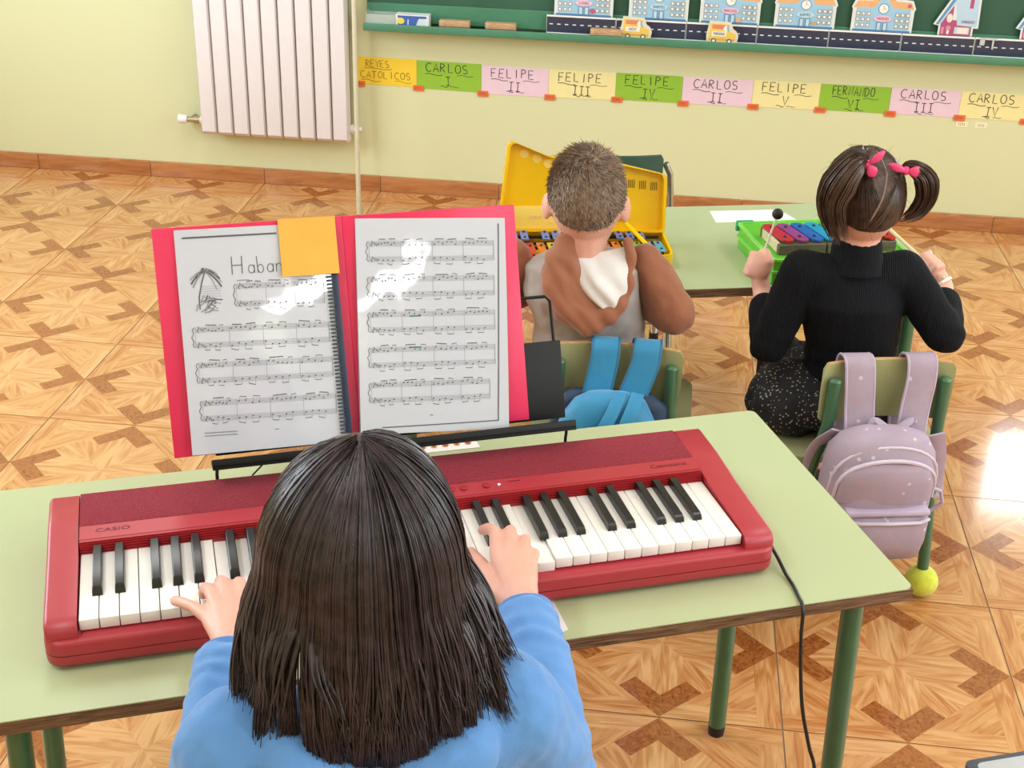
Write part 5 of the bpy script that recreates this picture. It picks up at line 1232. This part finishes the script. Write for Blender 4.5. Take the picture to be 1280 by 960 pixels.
    tl, tr = ties[-1], ties[1]
    cl = [tl, tl-R0*.020-F0*.020+Z*.006, tl-R0*.044-F0*.024-Z*.028, tl-R0*.054-F0*.016-Z*.072, tl-R0*.044-F0*.016-Z*.115, tl-R0*.022-F0*.018-Z*.165]
    strands('bunch', bunch(cl, 420, .034, .35, .0026, .35), m_h, P, 4)
    cr_ = [tr, tr+R0*.014-F0*.014+Z*.004, tr+R0*.040-F0*.016-Z*.014, tr+R0*.050-F0*.012-Z*.052, tr+R0*.034-F0*.012-Z*.084, tr+R0*.000-F0*.012-Z*.104]
    strands('bunch', bunch(cr_, 260, .022, .18, .0022, .30), m_h, P, 4)
    c2 = [tr-R0*.006, tr-R0*.018-F0*.010-Z*.022, tr-R0*.024-F0*.012-Z*.055, tr-R0*.006-F0*.012-Z*.086, tr+R0*.004-F0*.01-Z*.094]
    strands('loose_lock', bunch(c2, 90, .013, .2, .0020, .3), m_h, P, 4)
    fly = []
    for i in range(80):
        a = rad(rg.uniform(-120, 120)); ph = rad(rg.uniform(8, 125)); p = on_ell(C, ax, R, a, ph, 1.0); n = (p-C).normalized(); d = (n*.6+V3((rg.gauss(0, .5), rg.gauss(0, .5), rg.gauss(-.2, .5)))).normalized(); l = rg.uniform(.012, .035)
        fly.append((smooth_path([p, p+d*l*.4, p+d*l*.75-Z*.003, p+d*l-Z*.009], 3), .00022))
    strands('flyaway_hair', fly, m_h, P, 3)
    m_bow = mat('pink_satin', '#e8447e', .4, var=.06)
    for s, t, dirs in ((-1, tl, ((.62, .55), (.45, -.60))), (1, tr, ((-.80, .30), (.62, .02)))):
        o = t-P.location-F0*.020; g = MB(); g.ell(o, (.0075, .0075, .0085), ax, 14, 10); kt_ = obj('bow_knot', g, m_bow, P)
        for k, (x, z) in enumerate(dirs):
            d = (R0*x+Z*z).normalized(); n = d.cross(F0); l = .038 if (s, k) in ((-1, 0), (1, 0)) else .028; w_ = .0075 if (s, k) in ((-1, 0), (1, 0)) else .0105
            g = MB(); g.loft([[o+d*l*tt+n*w_*ww*math.cos(q)-F0*(.004+.004*math.sin(PI*tt))+F0*.0028*math.sin(q) for q in [2*PI*i/12 for i in range(12)]] for tt, ww in ((.05, .25), (.25, .7), (.5, 1), (.75, .95), (.92, .55), (1, .15))]); obj('bow_loop', g, m_bow, kt_, 70)
    # wrist band
    g = MB(); wv_ = (hR-wrR).normalized(); c0 = wrR+wv_*.006-P.location; g.tube([c0-wv_*.003, c0+wv_*.003], .0212, 20, cap=False); obj('bracelet', g, mat('white_beads', '#f0eeee', .3), P)
    # mallets
    for nm, h, tip, mt, hm, lab in ((0, hL, tipL, mat('pale_stick', '#e6dccb', .5), m_black, 'thin pale mallet with black head in the small girl\'s left hand'), (1, hR, tipR, mat('wood_stick', '#d8cfa0', .5), mat('wood_head', '#cbb98a', .5), 'pale wooden beater in the small girl\'s right hand')):
        t = thing('mallet', lab, 'mallet', h); d = (tip-h); g = MB(); g.tube([-d.normalized()*.045, d], .0022 if nm == 0 else .0042, 10); obj('stick', g, mt, t)
        g = MB(); g.ell(d, (.0115, .0115, .0115) if nm == 0 else (.006, .006, .006), nu=18, nv=12); obj('mallet_head', g, hm, t)
    return P
girl_with_bunches()
